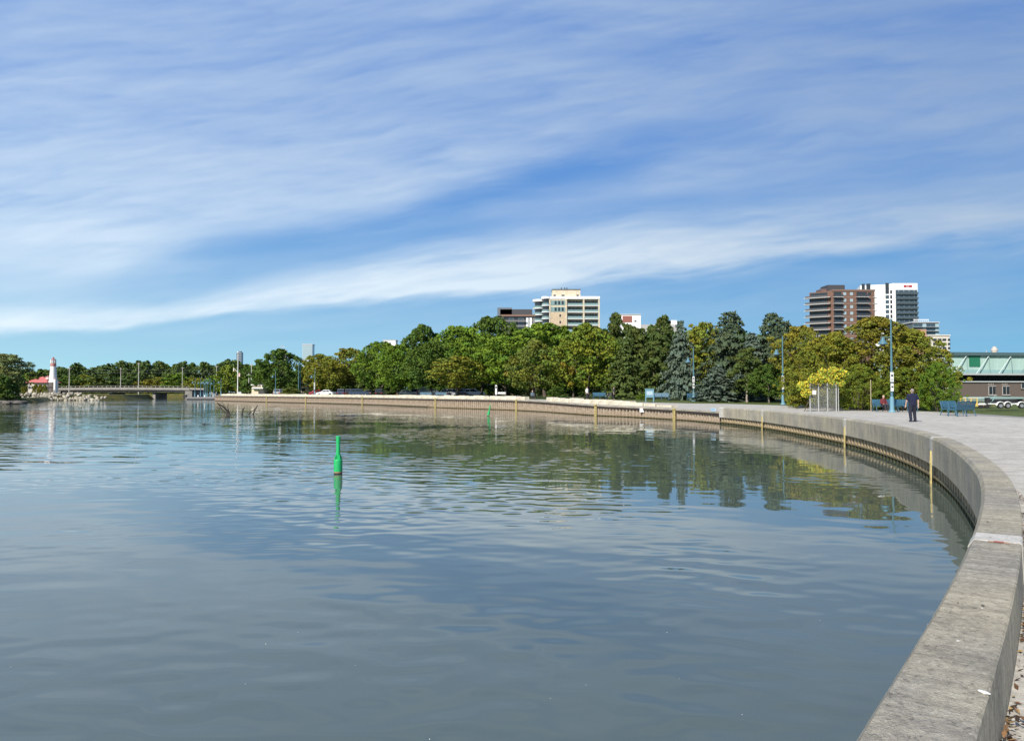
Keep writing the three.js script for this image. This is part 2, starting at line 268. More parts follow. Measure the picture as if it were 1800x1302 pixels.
const pilePink = mat(0.45, 0.385, 0.31, { map: repeat(rustTex, 1 / 2.3, 1 / 1.1), roughness: 0.85 });
const algaeMat = mat(0.075, 0.078, 0.028, { map: repeat(rustTex, 1 / 0.7, 1 / 0.4), roughness: 0.9 });
const darkSteel = mat(0.055, 0.040, 0.034, { map: repeat(rustTex, 1 / 1.7), roughness: 0.8 });
const TOP = 1.29;
const coping = [[0.10, 0.50], [0.0, 0.52], [0.0, 1.225], [0.042, TOP], [0.368, TOP], [0.379, TOP - 0.01], [0.392, 0.80]];
const wall = thing('sea_wall', 'long curved concrete sea wall with coping over sheet piles', 'wall');
{
  const cuts = [2, S_STRIPE1, S_A, S_B, S_C, S_END], half = 0.19;
  for (let k = 0; k < cuts.length - 1; k++) {
    const a = cuts[k] + (k ? half : 0), b = cuts[k + 1] - (k < cuts.length - 2 ? half : 0);
    // lengths cast one after the other, a hairline joint between
    const n = Math.max(1, Math.round((b - a) / 5)); for (let q = 0; q < n; q++) part(wall, 'coping_length', sweep(lerp(a, b, q / n) + (q ? 0.004 : 0), lerp(a, b, (q + 1) / n) - 0.004, 0.35, coping, { caps: true }), (k + q) % 2 ? wallMat2 : wallMat);
  }
  const fat = coping.map(([f, y], i) => [f + (i < 3 ? -0.004 : i < 5 ? 0 : 0.004), y + (i >= 2 && i <= 5 ? 0.004 : 0)]);
  for (const s of [S_STRIPE1, S_A, S_B, S_C]) part(wall, 'painted_joint', sweep(s - half, s + half, 0.15, fat, { caps: true }), whitePaint);
  // end block, paler
  part(wall, 'end_block', sweep(S_END, S_END + 0.9, 0.3, coping.map(([f, y], i) => [f - (i < 3 ? 0.01 : 0), y + (i >= 2 && i <= 5 ? 0.006 : 0)]), { caps: true }), whitePaint);
  // piles, as trapezoid corrugations
  const piles = (s0, s1, yTop, yBot, m, name, far) => {
    const P = [], I = [], U = [], pitch = 0.54, prof = [[0, 0.10], [0.20, 0.10], [0.27, 0.34], [0.47, 0.34]]; let n = 0;
    for (let s = s0; s < s1; s += pitch) for (const [q, f] of prof) { const c = shore(s + q), gy = far ? groundY(-c.z) - 0.94 : 0; for (const y of [yTop + gy, yBot]) { const p = shore(s + q, f, y); P.push(p.x, p.y, p.z); U.push(s + q, y); } n++; }
    for (let i = 0; i < n - 1; i++) { const a = i * 2; I.push(a, a + 1, a + 2, a + 2, a + 1, a + 3); }
    let g = new THREE.BufferGeometry(); g.setAttribute('position', new THREE.Float32BufferAttribute(P, 3)); g.setAttribute('uv', new THREE.Float32BufferAttribute(U, 2)); g.setIndex(I); g = g.toNonIndexed(); g.computeVertexNormals();
    const o = part(wall, name, g, m); o.userData.kind = 'stuff'; return o;
  };
  piles(2, S_END + 1, 0.62, 0.17, pileMat, 'sheet_piling');
  piles(2, S_END + 1, 0.17, -0.6, algaeMat, 'algae_covered_piling');
  piles(S_END + 1, SHORE_LEN, 0.80, 0.10, pilePink, 'sheet_piling', true);
  piles(S_END + 1, SHORE_LEN, 0.10, -0.6, algaeMat, 'algae_covered_piling', false);
  part(wall, 'cap_beam', sweep(S_END + 0.9, SHORE_LEN, 1.2, [[0.05, -0.13], [0.0, -0.12], [0.0, 0.0], [0.03, 0.02], [0.5, 0.02], [0.5, -0.1]], { follow: true, caps: true }), mat(0.46, 0.43, 0.385, { map: repeat(stainTex, 1 / 2.9, 1 / 2.0), roughness: 0.95 }));
  part(wall, 'top_waling', sweep(S_END + 0.9, SHORE_LEN, 1.2, [[0.2, -0.30], [0.035, -0.30], [0.035, -0.135], [0.2, -0.135]], { follow: true, caps: true }), darkSteel);
  part(wall, 'waterline_waling', sweep(MARKS[3] + 3, SHORE_LEN, 1.2, [[0.2, 0.20], [0.03, 0.20], [0.03, 0.36], [0.2, 0.36]], { caps: true }), mat(0.46, 0.39, 0.32, { map: repeat(rustTex, 1 / 2.3), roughness: 0.9 }));
  part(wall, 'waterline_ledge', sweep(2, S_END + 1, 0.6, [[0.30, 0.13], [0.08, 0.13], [0.08, 0.185], [0.30, 0.20]], { caps: true }), mat(0.30, 0.26, 0.14, { map: repeat(rustTex, 1 / 1.3), roughness: 0.9 }));
  part(wall, 'waterline_ledge', sweep(S_END + 1, MARKS[3] + 3, 0.9, [[0.30, 0.07], [0.08, 0.07], [0.08, 0.14], [0.30, 0.15]], { caps: true }), mat(0.36, 0.30, 0.19, { map: repeat(rustTex, 1 / 1.3), roughness: 0.9 }));
}

// ---------------------------------------------------------------- trees and shrubs
// a crown is many small leaf faces in clumps; all sizes are for a plant 1 high and 1 wide
function leafMesh() { return { P: [], N: [], C: [] }; }
function addLeaf(L, c, n, size, long, tint, r) {
  const up = Math.abs(n.y) > 0.9 ? new THREE.Vector3(1, 0, 0) : new THREE.Vector3(0, 1, 0), a = new THREE.Vector3().crossVectors(up, n).normalize(), b = new THREE.Vector3().crossVectors(n, a), q = r() * 6.283, ca = Math.cos(q), sa = Math.sin(q);
  const u = a.clone().multiplyScalar(ca).addScaledVector(b, sa).multiplyScalar(size * long), v = a.multiplyScalar(-sa).addScaledVector(b, ca).multiplyScalar(size);
  const A = [c.x - u.x, c.y - u.y, c.z - u.z], B = [c.x + v.x * 0.8, c.y + v.y * 0.8, c.z + v.z * 0.8], D = [c.x + u.x, c.y + u.y, c.z + u.z], E = [c.x - v.x * 0.8, c.y - v.y * 0.8, c.z - v.z * 0.8];
  L.P.push(...A, ...E, ...B, ...B, ...E, ...D); for (let k = 0; k < 6; k++) { L.N.push(n.x, n.y, n.z); L.C.push(...tint); }
}
function leafGeometry(L) { const g = new THREE.BufferGeometry(); g.setAttribute('position', new THREE.Float32BufferAttribute(L.P, 3)); g.setAttribute('normal', new THREE.Float32BufferAttribute(L.N, 3)); g.setAttribute('color', new THREE.Float32BufferAttribute(L.C, 3)); return g; }
const rv = (r) => { const z = r() * 2 - 1, a = r() * 6.283, q = Math.sqrt(1 - z * z); return new THREE.Vector3(q * Math.cos(a), z, q * Math.sin(a)); };
const SHAPES = {
  round: (t) => Math.pow(Math.max(0, Math.sin(Math.PI * lerp(0.10, 0.98, t))), 0.62),
  ovoid: (t) => Math.pow(Math.max(0, Math.sin(Math.PI * Math.pow(lerp(0.06, 0.985, t), 0.78))), 0.72),
  spread: (t) => Math.pow(Math.max(0, Math.sin(Math.PI * Math.pow(lerp(0.14, 0.97, t), 1.25))), 0.55),
  bush: (t) => Math.pow(Math.max(0, 1 - Math.pow(t, 2.4)), 0.55) * (0.86 + 0.14 * Math.sin(t * 3)),
  pine: (t) => (0.35 + 0.65 * Math.pow(1 - t, 0.7)) * (0.8 + 0.2 * Math.sin(t * 19)),
};
function crown({ seed, y0 = 0.16, shape = 'round', clumps = 90, leaves = 70, leaf = 0.020, long = 1.2, cr = 0.12, flat = 0.75, ragged = 0.42, hue = 0.10, autumn = 0, spread = 0.85 }) {
  const r = rng(seed), L = leafMesh(), f = SHAPES[shape];
  for (let k = 0; k < clumps; k++) {
    const t = Math.pow((k + r()) / clumps, 0.92), a = k * 2.39996 + r() * 0.9, R = 0.5 * f(t), lump = 1 + ragged * (noise3(Math.cos(a) * 1.3 + seed, Math.sin(a) * 1.3, t * 2.4 + seed) + 0.5 * noise3(Math.cos(a) * 3.1 + seed, Math.sin(a) * 3.1, t * 6.2));
    const stray = r() < 0.16, deep = stray ? lerp(1.02, 1.2, r()) : r() < 0.26 ? lerp(0.25, 0.75, r()) : lerp(0.80, 1.03, r());
    const rc = cr * lerp(0.55, 1.3, r() * r()) * (0.65 + 0.5 * f(t)) * (stray ? 0.6 : 1);
    const q = Math.max(0, R * lump * deep - rc * 0.55), c = new THREE.Vector3(Math.cos(a) * q, lerp(y0 + rc * flat * 0.8, 1 - rc * flat * 0.7, t), Math.sin(a) * q);
    const val = 1 + (r() - 0.5) * 0.30, h = (r() - 0.5) * 2 * hue, turnedRed = autumn && noise3(c.x * 4 + seed, c.y * 4, c.z * 4) > 1 - autumn * 1.6 ? 1 : 0;
    for (let j = 0; j < leaves; j++) {
      const d = rv(r); if (d.y < -0.35 && r() < 0.6) d.y *= -1;
      const rr = rc * Math.pow(r(), 0.30), p = new THREE.Vector3(c.x + d.x * rr, c.y + d.y * rr * flat, c.z + d.z * rr);
      const out = new THREE.Vector3(p.x * 0.8, (p.y - 0.5) * 0.3, p.z * 0.8).normalize();
      if (d.dot(out) < -0.55 && r() < 0.75) continue;
      const n = d.clone().multiplyScalar(0.75).addScaledVector(rv(r), spread).add(new THREE.Vector3(0, 0.25, 0)).normalize();
      const w = val * (1 + (r() - 0.5) * 0.34), hh = h + (r() - 0.5) * 0.10;
      const red = turnedRed ? lerp(0.4, 1, r()) : 0;
      addLeaf(L, p, n, leaf * lerp(0.65, 1.3, r()), long, [w * (1 + hh * 1.4 + red * 0.55), w * (1 + hh * 0.25 - red * 0.12), w * (1 - hh * 0.9)], r);
    }
  }
  return leafGeometry(L);
}
function spruceCrown({ seed, levels = 24, y0 = 0.06, leaf = 0.022, fat = 1, gappy = 0.1, taper = 0.72 }) {
  const r = rng(seed), L = leafMesh();
  for (let k = 0; k < levels; k++) {
    const t = (k + 0.3) / levels, y = lerp(y0, 0.985, Math.pow(t, 0.94)), R = 0.5 * Math.pow(1 - t, taper) * fat * (0.86 + 0.3 * r()) + 0.012, nb = Math.max(4, Math.round(13 * (0.45 + R * 1.5))), a0 = r() * 6.283;
    for (let b = 0; b < nb; b++) {
      if (r() < gappy) continue;
      const a = a0 + (b + (r() - 0.5) * 0.7) / nb * 6.283, len = R * lerp(0.55, 1.18, r()), tufts = Math.max(3, Math.round(len * 34)), val = 1 + (r() - 0.5) * 0.36, h = (r() - 0.5) * 0.12, droop = lerp(0.10, 0.32, r());
      for (let j = 0; j < tufts; j++) {
        const s = (j + 0.6 + r() * 0.5) / tufts, q = len * s; if (s < 0.22) continue;
        for (let m = 0; m < 3; m++) {
          const w = (r() - 0.5) * 0.11 * (0.4 + (1 - s) + 0.25), dy = -droop * q * s + 0.05 * len * s * s + (r() - 0.7) * 0.020;
          const p = new THREE.Vector3(Math.cos(a) * q - Math.sin(a) * w, y + dy, Math.sin(a) * q + Math.cos(a) * w);
          const n = new THREE.Vector3(Math.cos(a) * 0.55, 0.75, Math.sin(a) * 0.55).addScaledVector(rv(r), 0.75).normalize(), v = val * (1 + (r() - 0.5) * 0.3);
          addLeaf(L, p, n, leaf * lerp(0.6, 1.15, r()), 1.7, [v * (1 + h), v, v * (1 - h)], r);
        }
      }
    }
  }
  return leafGeometry(L);
}
function trunkGeometry(seed, top = 0.62, r0 = 0.028, limbs = 6, lean = 0.02) {
  const r = rng(seed), list = [], P = [[0, -0.02, 0]]; let x = 0, z = 0;
  for (let k = 1; k <= 4; k++) { x += (r() - 0.5) * lean * 2; z += (r() - 0.5) * lean * 2; P.push([x, top * k / 4, z]); }
  for (let k = 0; k < 4; k++) list.push(bar(P[k], P[k + 1], r0 * (1 - k * 0.2) * (k ? 1 : 1.15), r0 * (1 - (k + 1) * 0.2), 7));
  for (let k = 0; k < limbs; k++) { const b = P[1 + (k % 3)], a = k * 2.4 + r(), q = 0.20 + r() * 0.14; list.push(bar(b, [b[0] + Math.cos(a) * q, Math.min(0.9, b[1] + 0.16 + r() * 0.2), b[2] + Math.sin(a) * q], r0 * 0.5, r0 * 0.14, 5)); }
  return merge(list);
}
const leafMat = (r, g, b) => mat(r, g, b, { physical: true, vertexColors: true, roughness: 0.85, specularIntensity: 0.25 });
const LEAF = {
  deep: leafMat(0.070, 0.118, 0.020), green: leafMat(0.110, 0.180, 0.020), bright: leafMat(0.118, 0.190, 0.020), olive: leafMat(0.170, 0.180, 0.024), gold: leafMat(0.182, 0.172, 0.024),
  maple: leafMat(0.142, 0.180, 0.022), russet: leafMat(0.128, 0.155, 0.028), spruce: leafMat(0.066, 0.092, 0.050), bluespruce: leafMat(0.094, 0.126, 0.090), pine: leafMat(0.078, 0.108, 0.028), yellow: leafMat(0.60, 0.47, 0.05), silver: leafMat(0.165, 0.195, 0.070), dull: leafMat(0.088, 0.128, 0.034),
};
const bark = mat(0.095, 0.075, 0.058, { roughness: 0.95 }), barkPale = mat(0.30, 0.255, 0.21, { roughness: 0.95 });
const CROWNS = {
  round: [11, 12, 13].map((s) => crown({ seed: s, shape: 'round', clumps: 150, leaves: 72, leaf: 0.0165, y0: 0.12 })),
  ovoid: [21, 22].map((s) => crown({ seed: s, shape: 'ovoid', clumps: 130, leaves: 78, leaf: 0.0165, y0: 0.10, ragged: 0.34 })),
  autumn: [26].map((s) => crown({ seed: s, shape: 'ovoid', clumps: 140, leaves: 78, leaf: 0.0165, y0: 0.12, ragged: 0.32, autumn: 0.27, hue: 0.14 })),
  spread: [31, 32, 33].map((s) => crown({ seed: s, shape: 'spread', clumps: 110, leaves: 80, leaf: 0.0165, flat: 0.42, cr: 0.135, y0: 0.20, ragged: 0.35, hue: 0.14 })),
  pine: [41, 42].map((s) => crown({ seed: s, shape: 'pine', clumps: 85, leaves: 95, leaf: 0.0165, long: 1.8, flat: 0.42, cr: 0.12, y0: 0.14, ragged: 0.5 })),
  spruce: [51, 52].map((s) => spruceCrown({ seed: s })),
  openspruce: [56].map((s) => spruceCrown({ seed: s, levels: 19, gappy: 0.24, fat: 0.9, y0: 0.16, taper: 0.45 })),
  bush: [61, 62].map((s) => crown({ seed: s, shape: 'bush', clumps: 250, leaves: 110, leaf: 0.0098, y0: 0.0, cr: 0.085, ragged: 0.35, hue: 0.12 })),
  shrub: [66, 67].map((s) => crown({ seed: s, shape: 'bush', clumps: 60, leaves: 70, leaf: 0.026, y0: 0.0, cr: 0.17, ragged: 0.35, hue: 0.14 })),
  far: [71, 72, 73, 74].map((s) => crown({ seed: s, shape: s % 2 ? 'round' : 'ovoid', clumps: 60, leaves: 44, leaf: 0.031, y0: 0.08, cr: 0.15, ragged: 0.35 })),
  farconifer: [76].map((s) => spruceCrown({ seed: s, levels: 16, leaf: 0.034 })),
};
const TRUNKS = { broad: [1, 2, 3].map((s) => trunkGeometry(s, 0.6, 0.022, 7)), straight: [4, 5].map((s) => trunkGeometry(s, 0.92, 0.022, 0, 0.006)), multi: [6].map((s) => { const r = rng(s), l = []; for (let k = 0; k < 7; k++) { const a = k * 0.9 + r(); l.push(bar([Math.cos(a) * 0.03, -0.02, Math.sin(a) * 0.03], [Math.cos(a) * (0.12 + r() * 0.12), 0.55 + r() * 0.15, Math.sin(a) * (0.12 + r() * 0.12)], 0.012, 0.004, 5)); } return merge(l); }) };
let treeCount = 0;
function tree(name, label, category, px, topPy, wPx, d, kind, leafName, o = {}) {
  const x = sightX(px, d), gy = o.base ?? groundAt(x, d), h = sightY(topPy, d) - gy, w = wPx * (kind.includes('spruce') ? 1.28 : kind === 'bush' || kind === 'shrub' ? 1.05 : 1.14) / FOCAL * d, k = treeCount++;
  const t = thing(name, label, category, [x, gy, -d], o.turn ?? k * 1.7, o.group);
  t.scale.set(w, h, w * (o.deep ?? 1));
  const list = CROWNS[kind], trunks = kind === 'bush' || kind === 'shrub' ? TRUNKS.multi : kind.includes('spruce') || kind === 'pine' || kind === 'farconifer' ? TRUNKS.straight : TRUNKS.broad;
  const tr = part(t, 'trunk', trunks[k % trunks.length], o.bark ?? bark), thick = (o.trunk ?? 0.30) * 2; tr.scale.set(1, 1, 1);
  part(t, 'crown', list[(o.variant ?? k) % list.length], LEAF[leafName]);
  return t;
}
// the row behind the promenade, from the river mouth to the marina
const ROW = 'trees along the promenade';
const rows = [
  // px, top, width, distance, kind, leaf, name, label
  [492, 613, 84, 206, 'ovoid', 'deep', 'maple_tree', 'dark pointed maple standing alone behind the far promenade lamp'],
  [578, 630, 62, 188, 'round', 'olive', 'ash_tree', 'yellow olive small tree beside the two teal masts'],
  [612, 612, 72, 196, 'spread', 'olive', 'locust_tree', 'light olive airy locust tree above the parked cars'],
  [652, 612, 50, 188, 'spruce', 'pine', 'spruce_tree', 'narrow dark spruce squeezed between the olive and green trees'],
  [668, 600, 74, 176, 'round', 'green', 'maple_tree', 'medium green maple with brownish top near the pale rooftop'],
  [700, 606, 74, 160, 'round', 'green', 'maple_tree', 'full green maple hanging low over the parked cars'],
  [742, 570, 92, 170, 'ovoid', 'deep', 'maple_tree', 'tall dark maple with brownish crown left of the locusts'],
  [756, 600, 86, 148, 'round', 'deep', 'maple_tree', 'dense dark green maple with bare trunk by the promenade'],
  [806, 573, 104, 162, 'spread', 'green', 'locust_tree', 'tall layered locust tree between dark maples'],
  [806, 626, 100, 136, 'spread', 'olive', 'locust_tree', 'low yellowish locust tree in front of the parked cars'],
  [864, 556, 96, 182, 'round', 'deep', 'maple_tree', 'dark rounded treetop below the dark roofed apartment block'],
  [888, 590, 96, 134, 'spread', 'bright', 'locust_tree', 'bright green layered locust with low branches'],
  [958, 568, 128, 160, 'spread', 'bright', 'locust_tree', 'wide bright green locust crown under the cream apartment block'],
  [940, 596, 92, 124, 'autumn', 'russet', 'maple_tree', 'maple turning reddish brown on its left flank'],
  [1032, 568, 112, 121, 'autumn', 'maple', 'maple_tree', 'large rounded maple with orange tinted top'],
  [1008, 590, 70, 138, 'round', 'green', 'maple_tree', 'mid green maple half hidden between two turning maples'],
  [1084, 550, 64, 152, 'pine', 'pine', 'pine_tree', 'dark pine top rising before the red and white block'],
  [1122, 578, 96, 122, 'pine', 'pine', 'pine_tree', 'broad dark pine with drooping lower boughs'],
  [1166, 556, 78, 128, 'pine', 'pine', 'pine_tree', 'tall ragged pine left of the blue spruce'],
  [1098, 600, 64, 112, 'spruce', 'pine', 'spruce_tree', 'dark green spruce in the shade beside the orange maple'],
  [1197, 560, 62, 103, 'spruce', 'bluespruce', 'spruce_tree', 'narrow blue spruce pointing up near the info board'],
  [1238, 566, 76, 120, 'spread', 'olive', 'locust_tree', 'yellow green tree showing between two blue spruces'],
  [1283, 543, 96, 104, 'openspruce', 'spruce', 'spruce_tree', 'tallest ragged spruce with open top behind the benches'],
  [1262, 640, 76, 94, 'spruce', 'bluespruce', 'spruce_tree', 'young blue spruce with skirts down to the lawn'],
  [1322, 582, 84, 98, 'spruce', 'bluespruce', 'spruce_tree', 'wide grey blue spruce beside the second lamp post'],
  [1357, 545, 88, 102, 'openspruce', 'spruce', 'spruce_tree', 'dark crooked spruce with forked top near the lamp post'],
  [1313, 612, 80, 92, 'pine', 'pine', 'pine_tree', 'low pine with pale bare trunk on the lawn'],
  [1352, 640, 66, 90, 'round', 'deep', 'maple_tree', 'small dark tree with pale trunk on the lawn'],
  [1108, 571, 60, 136, 'pine', 'pine', 'pine_tree', 'dark pine hiding the foot of the red and white block'],
  [1146, 572, 62, 134, 'pine', 'deep', 'pine_tree', 'green pine between the broad pine and the ragged pine'],
  [1066, 590, 70, 130, 'round', 'green', 'maple_tree', 'green maple filling behind the orange tinted maple'],
  [848, 586, 84, 146, 'spread', 'green', 'locust_tree', 'green locust overlapping the dark rounded treetop'],
  [560, 622, 60, 205, 'round', 'olive', 'ash_tree', 'olive rounded tree below the distant glass tower'],
  [1378, 560, 84, 96, 'openspruce', 'spruce', 'spruce_tree', 'dark spruce leaning towards the golden locust'],
  [1150, 600, 74, 110, 'pine', 'pine', 'pine_tree', 'dark pine with low sweeping boughs behind the info board'],
  [1408, 573, 82, 88, 'spread', 'gold', 'locust_tree', 'golden brown locust crown left of the big willow thicket'],
];
for (const [px, top, w, d, kind, leaf, name, label] of rows) tree(name, label, 'tree', px, top, w, d, kind, leaf, { group: ROW, bark: label.includes('pale') ? barkPale : bark });
// the thicket by the gate
const THICKET = 'thicket beside the chain link gate';
for (const [px, top, w, d, kind, leaf, name, label] of [
  [1540, 556, 200, 71, 'bush', 'gold', 'willow_tree', 'broad golden green willow thicket behind the nearest lamp post'],
  [1466, 584, 140, 70, 'bush', 'olive', 'willow_tree', 'olive bushy tree above the yellow vine'],
  [1606, 578, 134, 68, 'bush', 'olive', 'willow_tree', 'leafy bushy tree ending at the boathouse wall'],
  [1648, 636, 70, 63, 'bush', 'green', 'shrub', 'rounded green shrub behind the walking man'],
  [1418, 612, 84, 74, 'bush', 'olive', 'shrub', 'tall olive shrub right of the second lamp post'],
  [1510, 640, 96, 65, 'bush', 'maple', 'shrub', 'dark green shrub between the gate and the lamp post'],
  [1590, 645, 92, 66, 'bush', 'maple', 'shrub', 'shrub behind the bench with the seated person'],
]) tree(name, label, name === 'shrub' ? 'shrub' : 'tree', px, top, w, d, kind, leaf, { group: THICKET });
// small shrubs on the lawn
for (const [px, top, w, d, leaf, label] of [
  [1128, 692, 22, 104, 'bright', 'small light green shrub beside the blue info board'],
  [1398, 668, 34, 72, 'olive', 'low yellowish shrub at the foot of the chain link gate'],
  [1670, 700, 34, 58, 'deep', 'dark low shrub behind the blue double bench'],
  [510, 680, 40, 186, 'russet', 'brownish dome shaped shrub beside the two teal masts'],
  [978, 678, 40, 118, 'deep', 'dark low shrub in the shade under the maples'],
]) tree('shrub', label, 'shrub', px, top, w, d, 'shrub', leaf);
// dark trees behind the row close the gaps between trunks and crowns
{
  const r = rng(91);
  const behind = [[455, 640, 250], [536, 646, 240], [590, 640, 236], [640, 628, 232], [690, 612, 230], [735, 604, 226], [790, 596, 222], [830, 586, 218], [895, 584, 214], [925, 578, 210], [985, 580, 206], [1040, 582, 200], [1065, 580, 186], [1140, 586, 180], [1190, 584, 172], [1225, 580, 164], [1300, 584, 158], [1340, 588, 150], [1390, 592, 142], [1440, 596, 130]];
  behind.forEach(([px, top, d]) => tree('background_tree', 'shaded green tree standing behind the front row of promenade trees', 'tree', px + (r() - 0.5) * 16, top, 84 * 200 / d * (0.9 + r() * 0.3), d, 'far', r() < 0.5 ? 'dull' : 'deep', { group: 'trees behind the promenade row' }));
}

// a dark hedge closes the view under the crowns
{
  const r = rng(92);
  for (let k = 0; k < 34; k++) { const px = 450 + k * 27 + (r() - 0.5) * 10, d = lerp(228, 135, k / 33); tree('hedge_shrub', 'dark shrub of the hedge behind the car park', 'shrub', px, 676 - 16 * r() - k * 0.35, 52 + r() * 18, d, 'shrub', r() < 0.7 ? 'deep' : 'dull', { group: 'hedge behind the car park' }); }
}

// ---------------------------------------------------------------- the far bank, the point with the lighthouse, the bridge
const stoneTex = texture(256, (u, v) => { const a = tileNoise(u, v, 5, 4), b = tileNoise(u, v, 30, 3), k = 0.86 + 0.18 * a + 0.14 * b; return [k, k * 0.98, k * 0.93]; });
const riprapMats = [[0.56, 0.52, 0.44], [0.48, 0.45, 0.39], [0.62, 0.59, 0.52], [0.40, 0.37, 0.31]].map((c) => mat(...c, { map: stoneTex, roughness: 0.95 }));
const rockGeos = [1, 2, 3, 4].map((s) => { const r = rng(s * 9), g = new THREE.IcosahedronGeometry(0.5, 1), p = g.attributes.position, m = new Map(); for (let i = 0; i < p.count; i++) { const k = [p.getX(i), p.getY(i), p.getZ(i)].map((x) => x.toFixed(3)).join(); if (!m.has(k)) m.set(k, 0.72 + r() * 0.5); const q = m.get(k); p.setXYZ(i, p.getX(i) * q, p.getY(i) * q * 0.75, p.getZ(i) * q); } g.computeVertexNormals(); return g; });
const soilMat = mat(0.30, 0.24, 0.16, { map: repeat(grassTex, 1 / 4), roughness: 1 });
function mound(outline, y, skirt = 1.2, drop = -0.4) {          // land with sloping sides: outline in [x, d]
  const n = outline.length, cx = outline.reduce((a, p) => a + p[0], 0) / n, cd = outline.reduce((a, p) => a + p[1], 0) / n, P = [], U = [], I = [];
  for (const [x, d] of outline) { const k = Math.hypot(x - cx, d - cd); for (const [q, yy] of [[1 + skirt / k, drop], [1, y]]) { const X = cx + (x - cx) * q, D = cd + (d - cd) * q; P.push(X, yy, -D); U.push(X, D); } }
  P.push(cx, y, -cd); U.push(cx, cd); const c = n * 2;
  for (let i = 0; i < n; i++) { const a = i * 2, b = ((i + 1) % n) * 2; I.push(a, a + 1, b, b, a + 1, b + 1, a + 1, c, b + 1); }
  const g = new THREE.BufferGeometry(); g.setAttribute('position', new THREE.Float32BufferAttribute(P, 3)); g.setAttribute('uv', new THREE.Float32BufferAttribute(U, 2)); g.setIndex(I); const h = g.toNonIndexed(); h.computeVertexNormals(); return h;
}
structure('far_bank', mound([[-420, 318], [-160, 316], [-60, 314], [40, 330], [40, 900], [-700, 900], [-700, 330]], 1.6, 5), soilMat, 'low brown far bank of the river');
structure('lighthouse_point', mound([[-166, 222], [-150, 219], [-128, 218], [-122, 221], [-118, 232], [-124, 262], [-175, 262]], 1.55, 2.6), soilMat, 'low point of land below the lighthouse');
structure('left_bank', mound([[-190, 150], [-118, 158], [-112, 164], [-116, 186], [-130, 215], [-260, 215], [-260, 150]], 0.9, 2), soilMat, 'dark shore under the big bankside tree');
// riprap: stones of the point, each its own
{
  const r = rng(33), pile = thing('riprap', 'bank of pale tumbled stones below the lighthouse', 'stones');
  for (let k = 0; k < 290; k++) {
    const t = r(), row = Math.floor(r() * 6), x = lerp(-148, -116.5, t), d = 214.6 + row * 0.62 + (r() - 0.5) * 0.5 + (t > 0.93 ? (t - 0.93) * 30 : 0), y = 0.0 + row * 0.36 * (t > 0.8 ? 1 - (t - 0.8) * 3.0 : 1), s = 0.55 + r() * 0.5;
    const m = part(pile, 'stone', rockGeos[k % 4], riprapMats[Math.floor(r() * 4)]); m.position.set(x, y + 0.12, -d); m.rotation.set(r() * 6, r() * 6, r() * 6); m.scale.set(s, s, s);
  }
  // dark boulders at the left shore
  for (const [px, d, w, lab] of [[4, 157, 3.2, 'large dark boulder at the water edge under the bankside tree'], [20, 156, 3.4, 'flat dark boulder lying beside the bankside tree'], [36, 155.5, 3.0, 'brownish grey boulder at the tip of the left shore'], [12, 154.6, 1.8, 'small wet boulder awash at the left shore']]) {
    const m = solid('boulder', rockGeos[Math.round(px) % 4], mat(0.17, 0.155, 0.14, { map: stoneTex, roughness: 0.9 }), lab, 'boulder', 'boulders on the left shore'); m.position.set(sightX(px, d), 0.2, -d); m.scale.set(w, 1.5, w * 0.8); m.rotation.y = px;
  }
}
// trees of the far bank
{
  const r = rng(44), lf = ['dull', 'deep', 'dull', 'green', 'olive'];
  const skyline = (px) => 1.5 + (px < 60 ? 648 : px < 100 ? 645 : px < 180 ? 641 : px < 290 ? lerp(637, 634, (px - 180) / 110) : px < 400 ? 634 + 3 * Math.sin(px / 14) : 636);
  for (let k = 0; k < 34; k++) { const px = -30 + k * 16 + (r() - 0.5) * 12, d = 400 + r() * 40; tree('woodland_tree', 'dark green woodland tree on the skyline beyond the bridge', 'tree', px, skyline(px) + (r() - 0.5) * 9, 36 + r() * 18, d, r() < 0.14 ? 'farconifer' : 'far', lf[Math.floor(r() * 3)], { group: 'trees on the skyline beyond the river', base: 1.4 }); }
  for (let k = 0; k < 26; k++) { const px = -20 + k * 20 + (r() - 0.5) * 14, d = 345 + r() * 25; tree('riverside_tree', k === 14 ? 'left of two golden brown trees behind the bridge' : k === 15 ? 'right of two golden brown trees behind the bridge' : 'lower lighter green tree on the river bank behind the bridge', 'tree', px, 662 + (r() - 0.5) * 14, 38 + r() * 18, d, 'far', k === 15 || k === 14 ? 'gold' : lf[Math.floor(r() * 5)], { group: 'trees on the river bank behind the bridge', base: 1.4 }); }
  for (let k = 0; k < 22; k++) { const px = 60 + k * 15.5 + (r() - 0.5) * 8; tree('riverside_bush', 'low bush on the far waterline under the bridge', 'bush', px, 685 + (r() - 0.5) * 4, 24 + r() * 10, 326 + r() * 8, 'shrub', r() < 0.35 ? 'olive' : 'dull', { group: 'bushes on the far waterline', base: 1.2 }); }
  // the group left of the flagpole and up to the maple
  for (const [px, top, w, d, lfn, lab] of [[400, 642, 46, 262, 'maple', 'brown green rounded tree left of the flagpole'], [432, 645, 44, 258, 'deep', 'dark tree right behind the flagpole'], [378, 660, 36, 266, 'green', 'light green tree behind the moored barge'], [352, 664, 34, 300, 'olive', 'yellow green tree left of the moored barge'], [455, 655, 40, 240, 'green', 'green tree over the cream pavilion']]) tree('riverside_tree', lab, 'tree', px, top, w, d, 'far', lfn, { base: 1.4 });
}
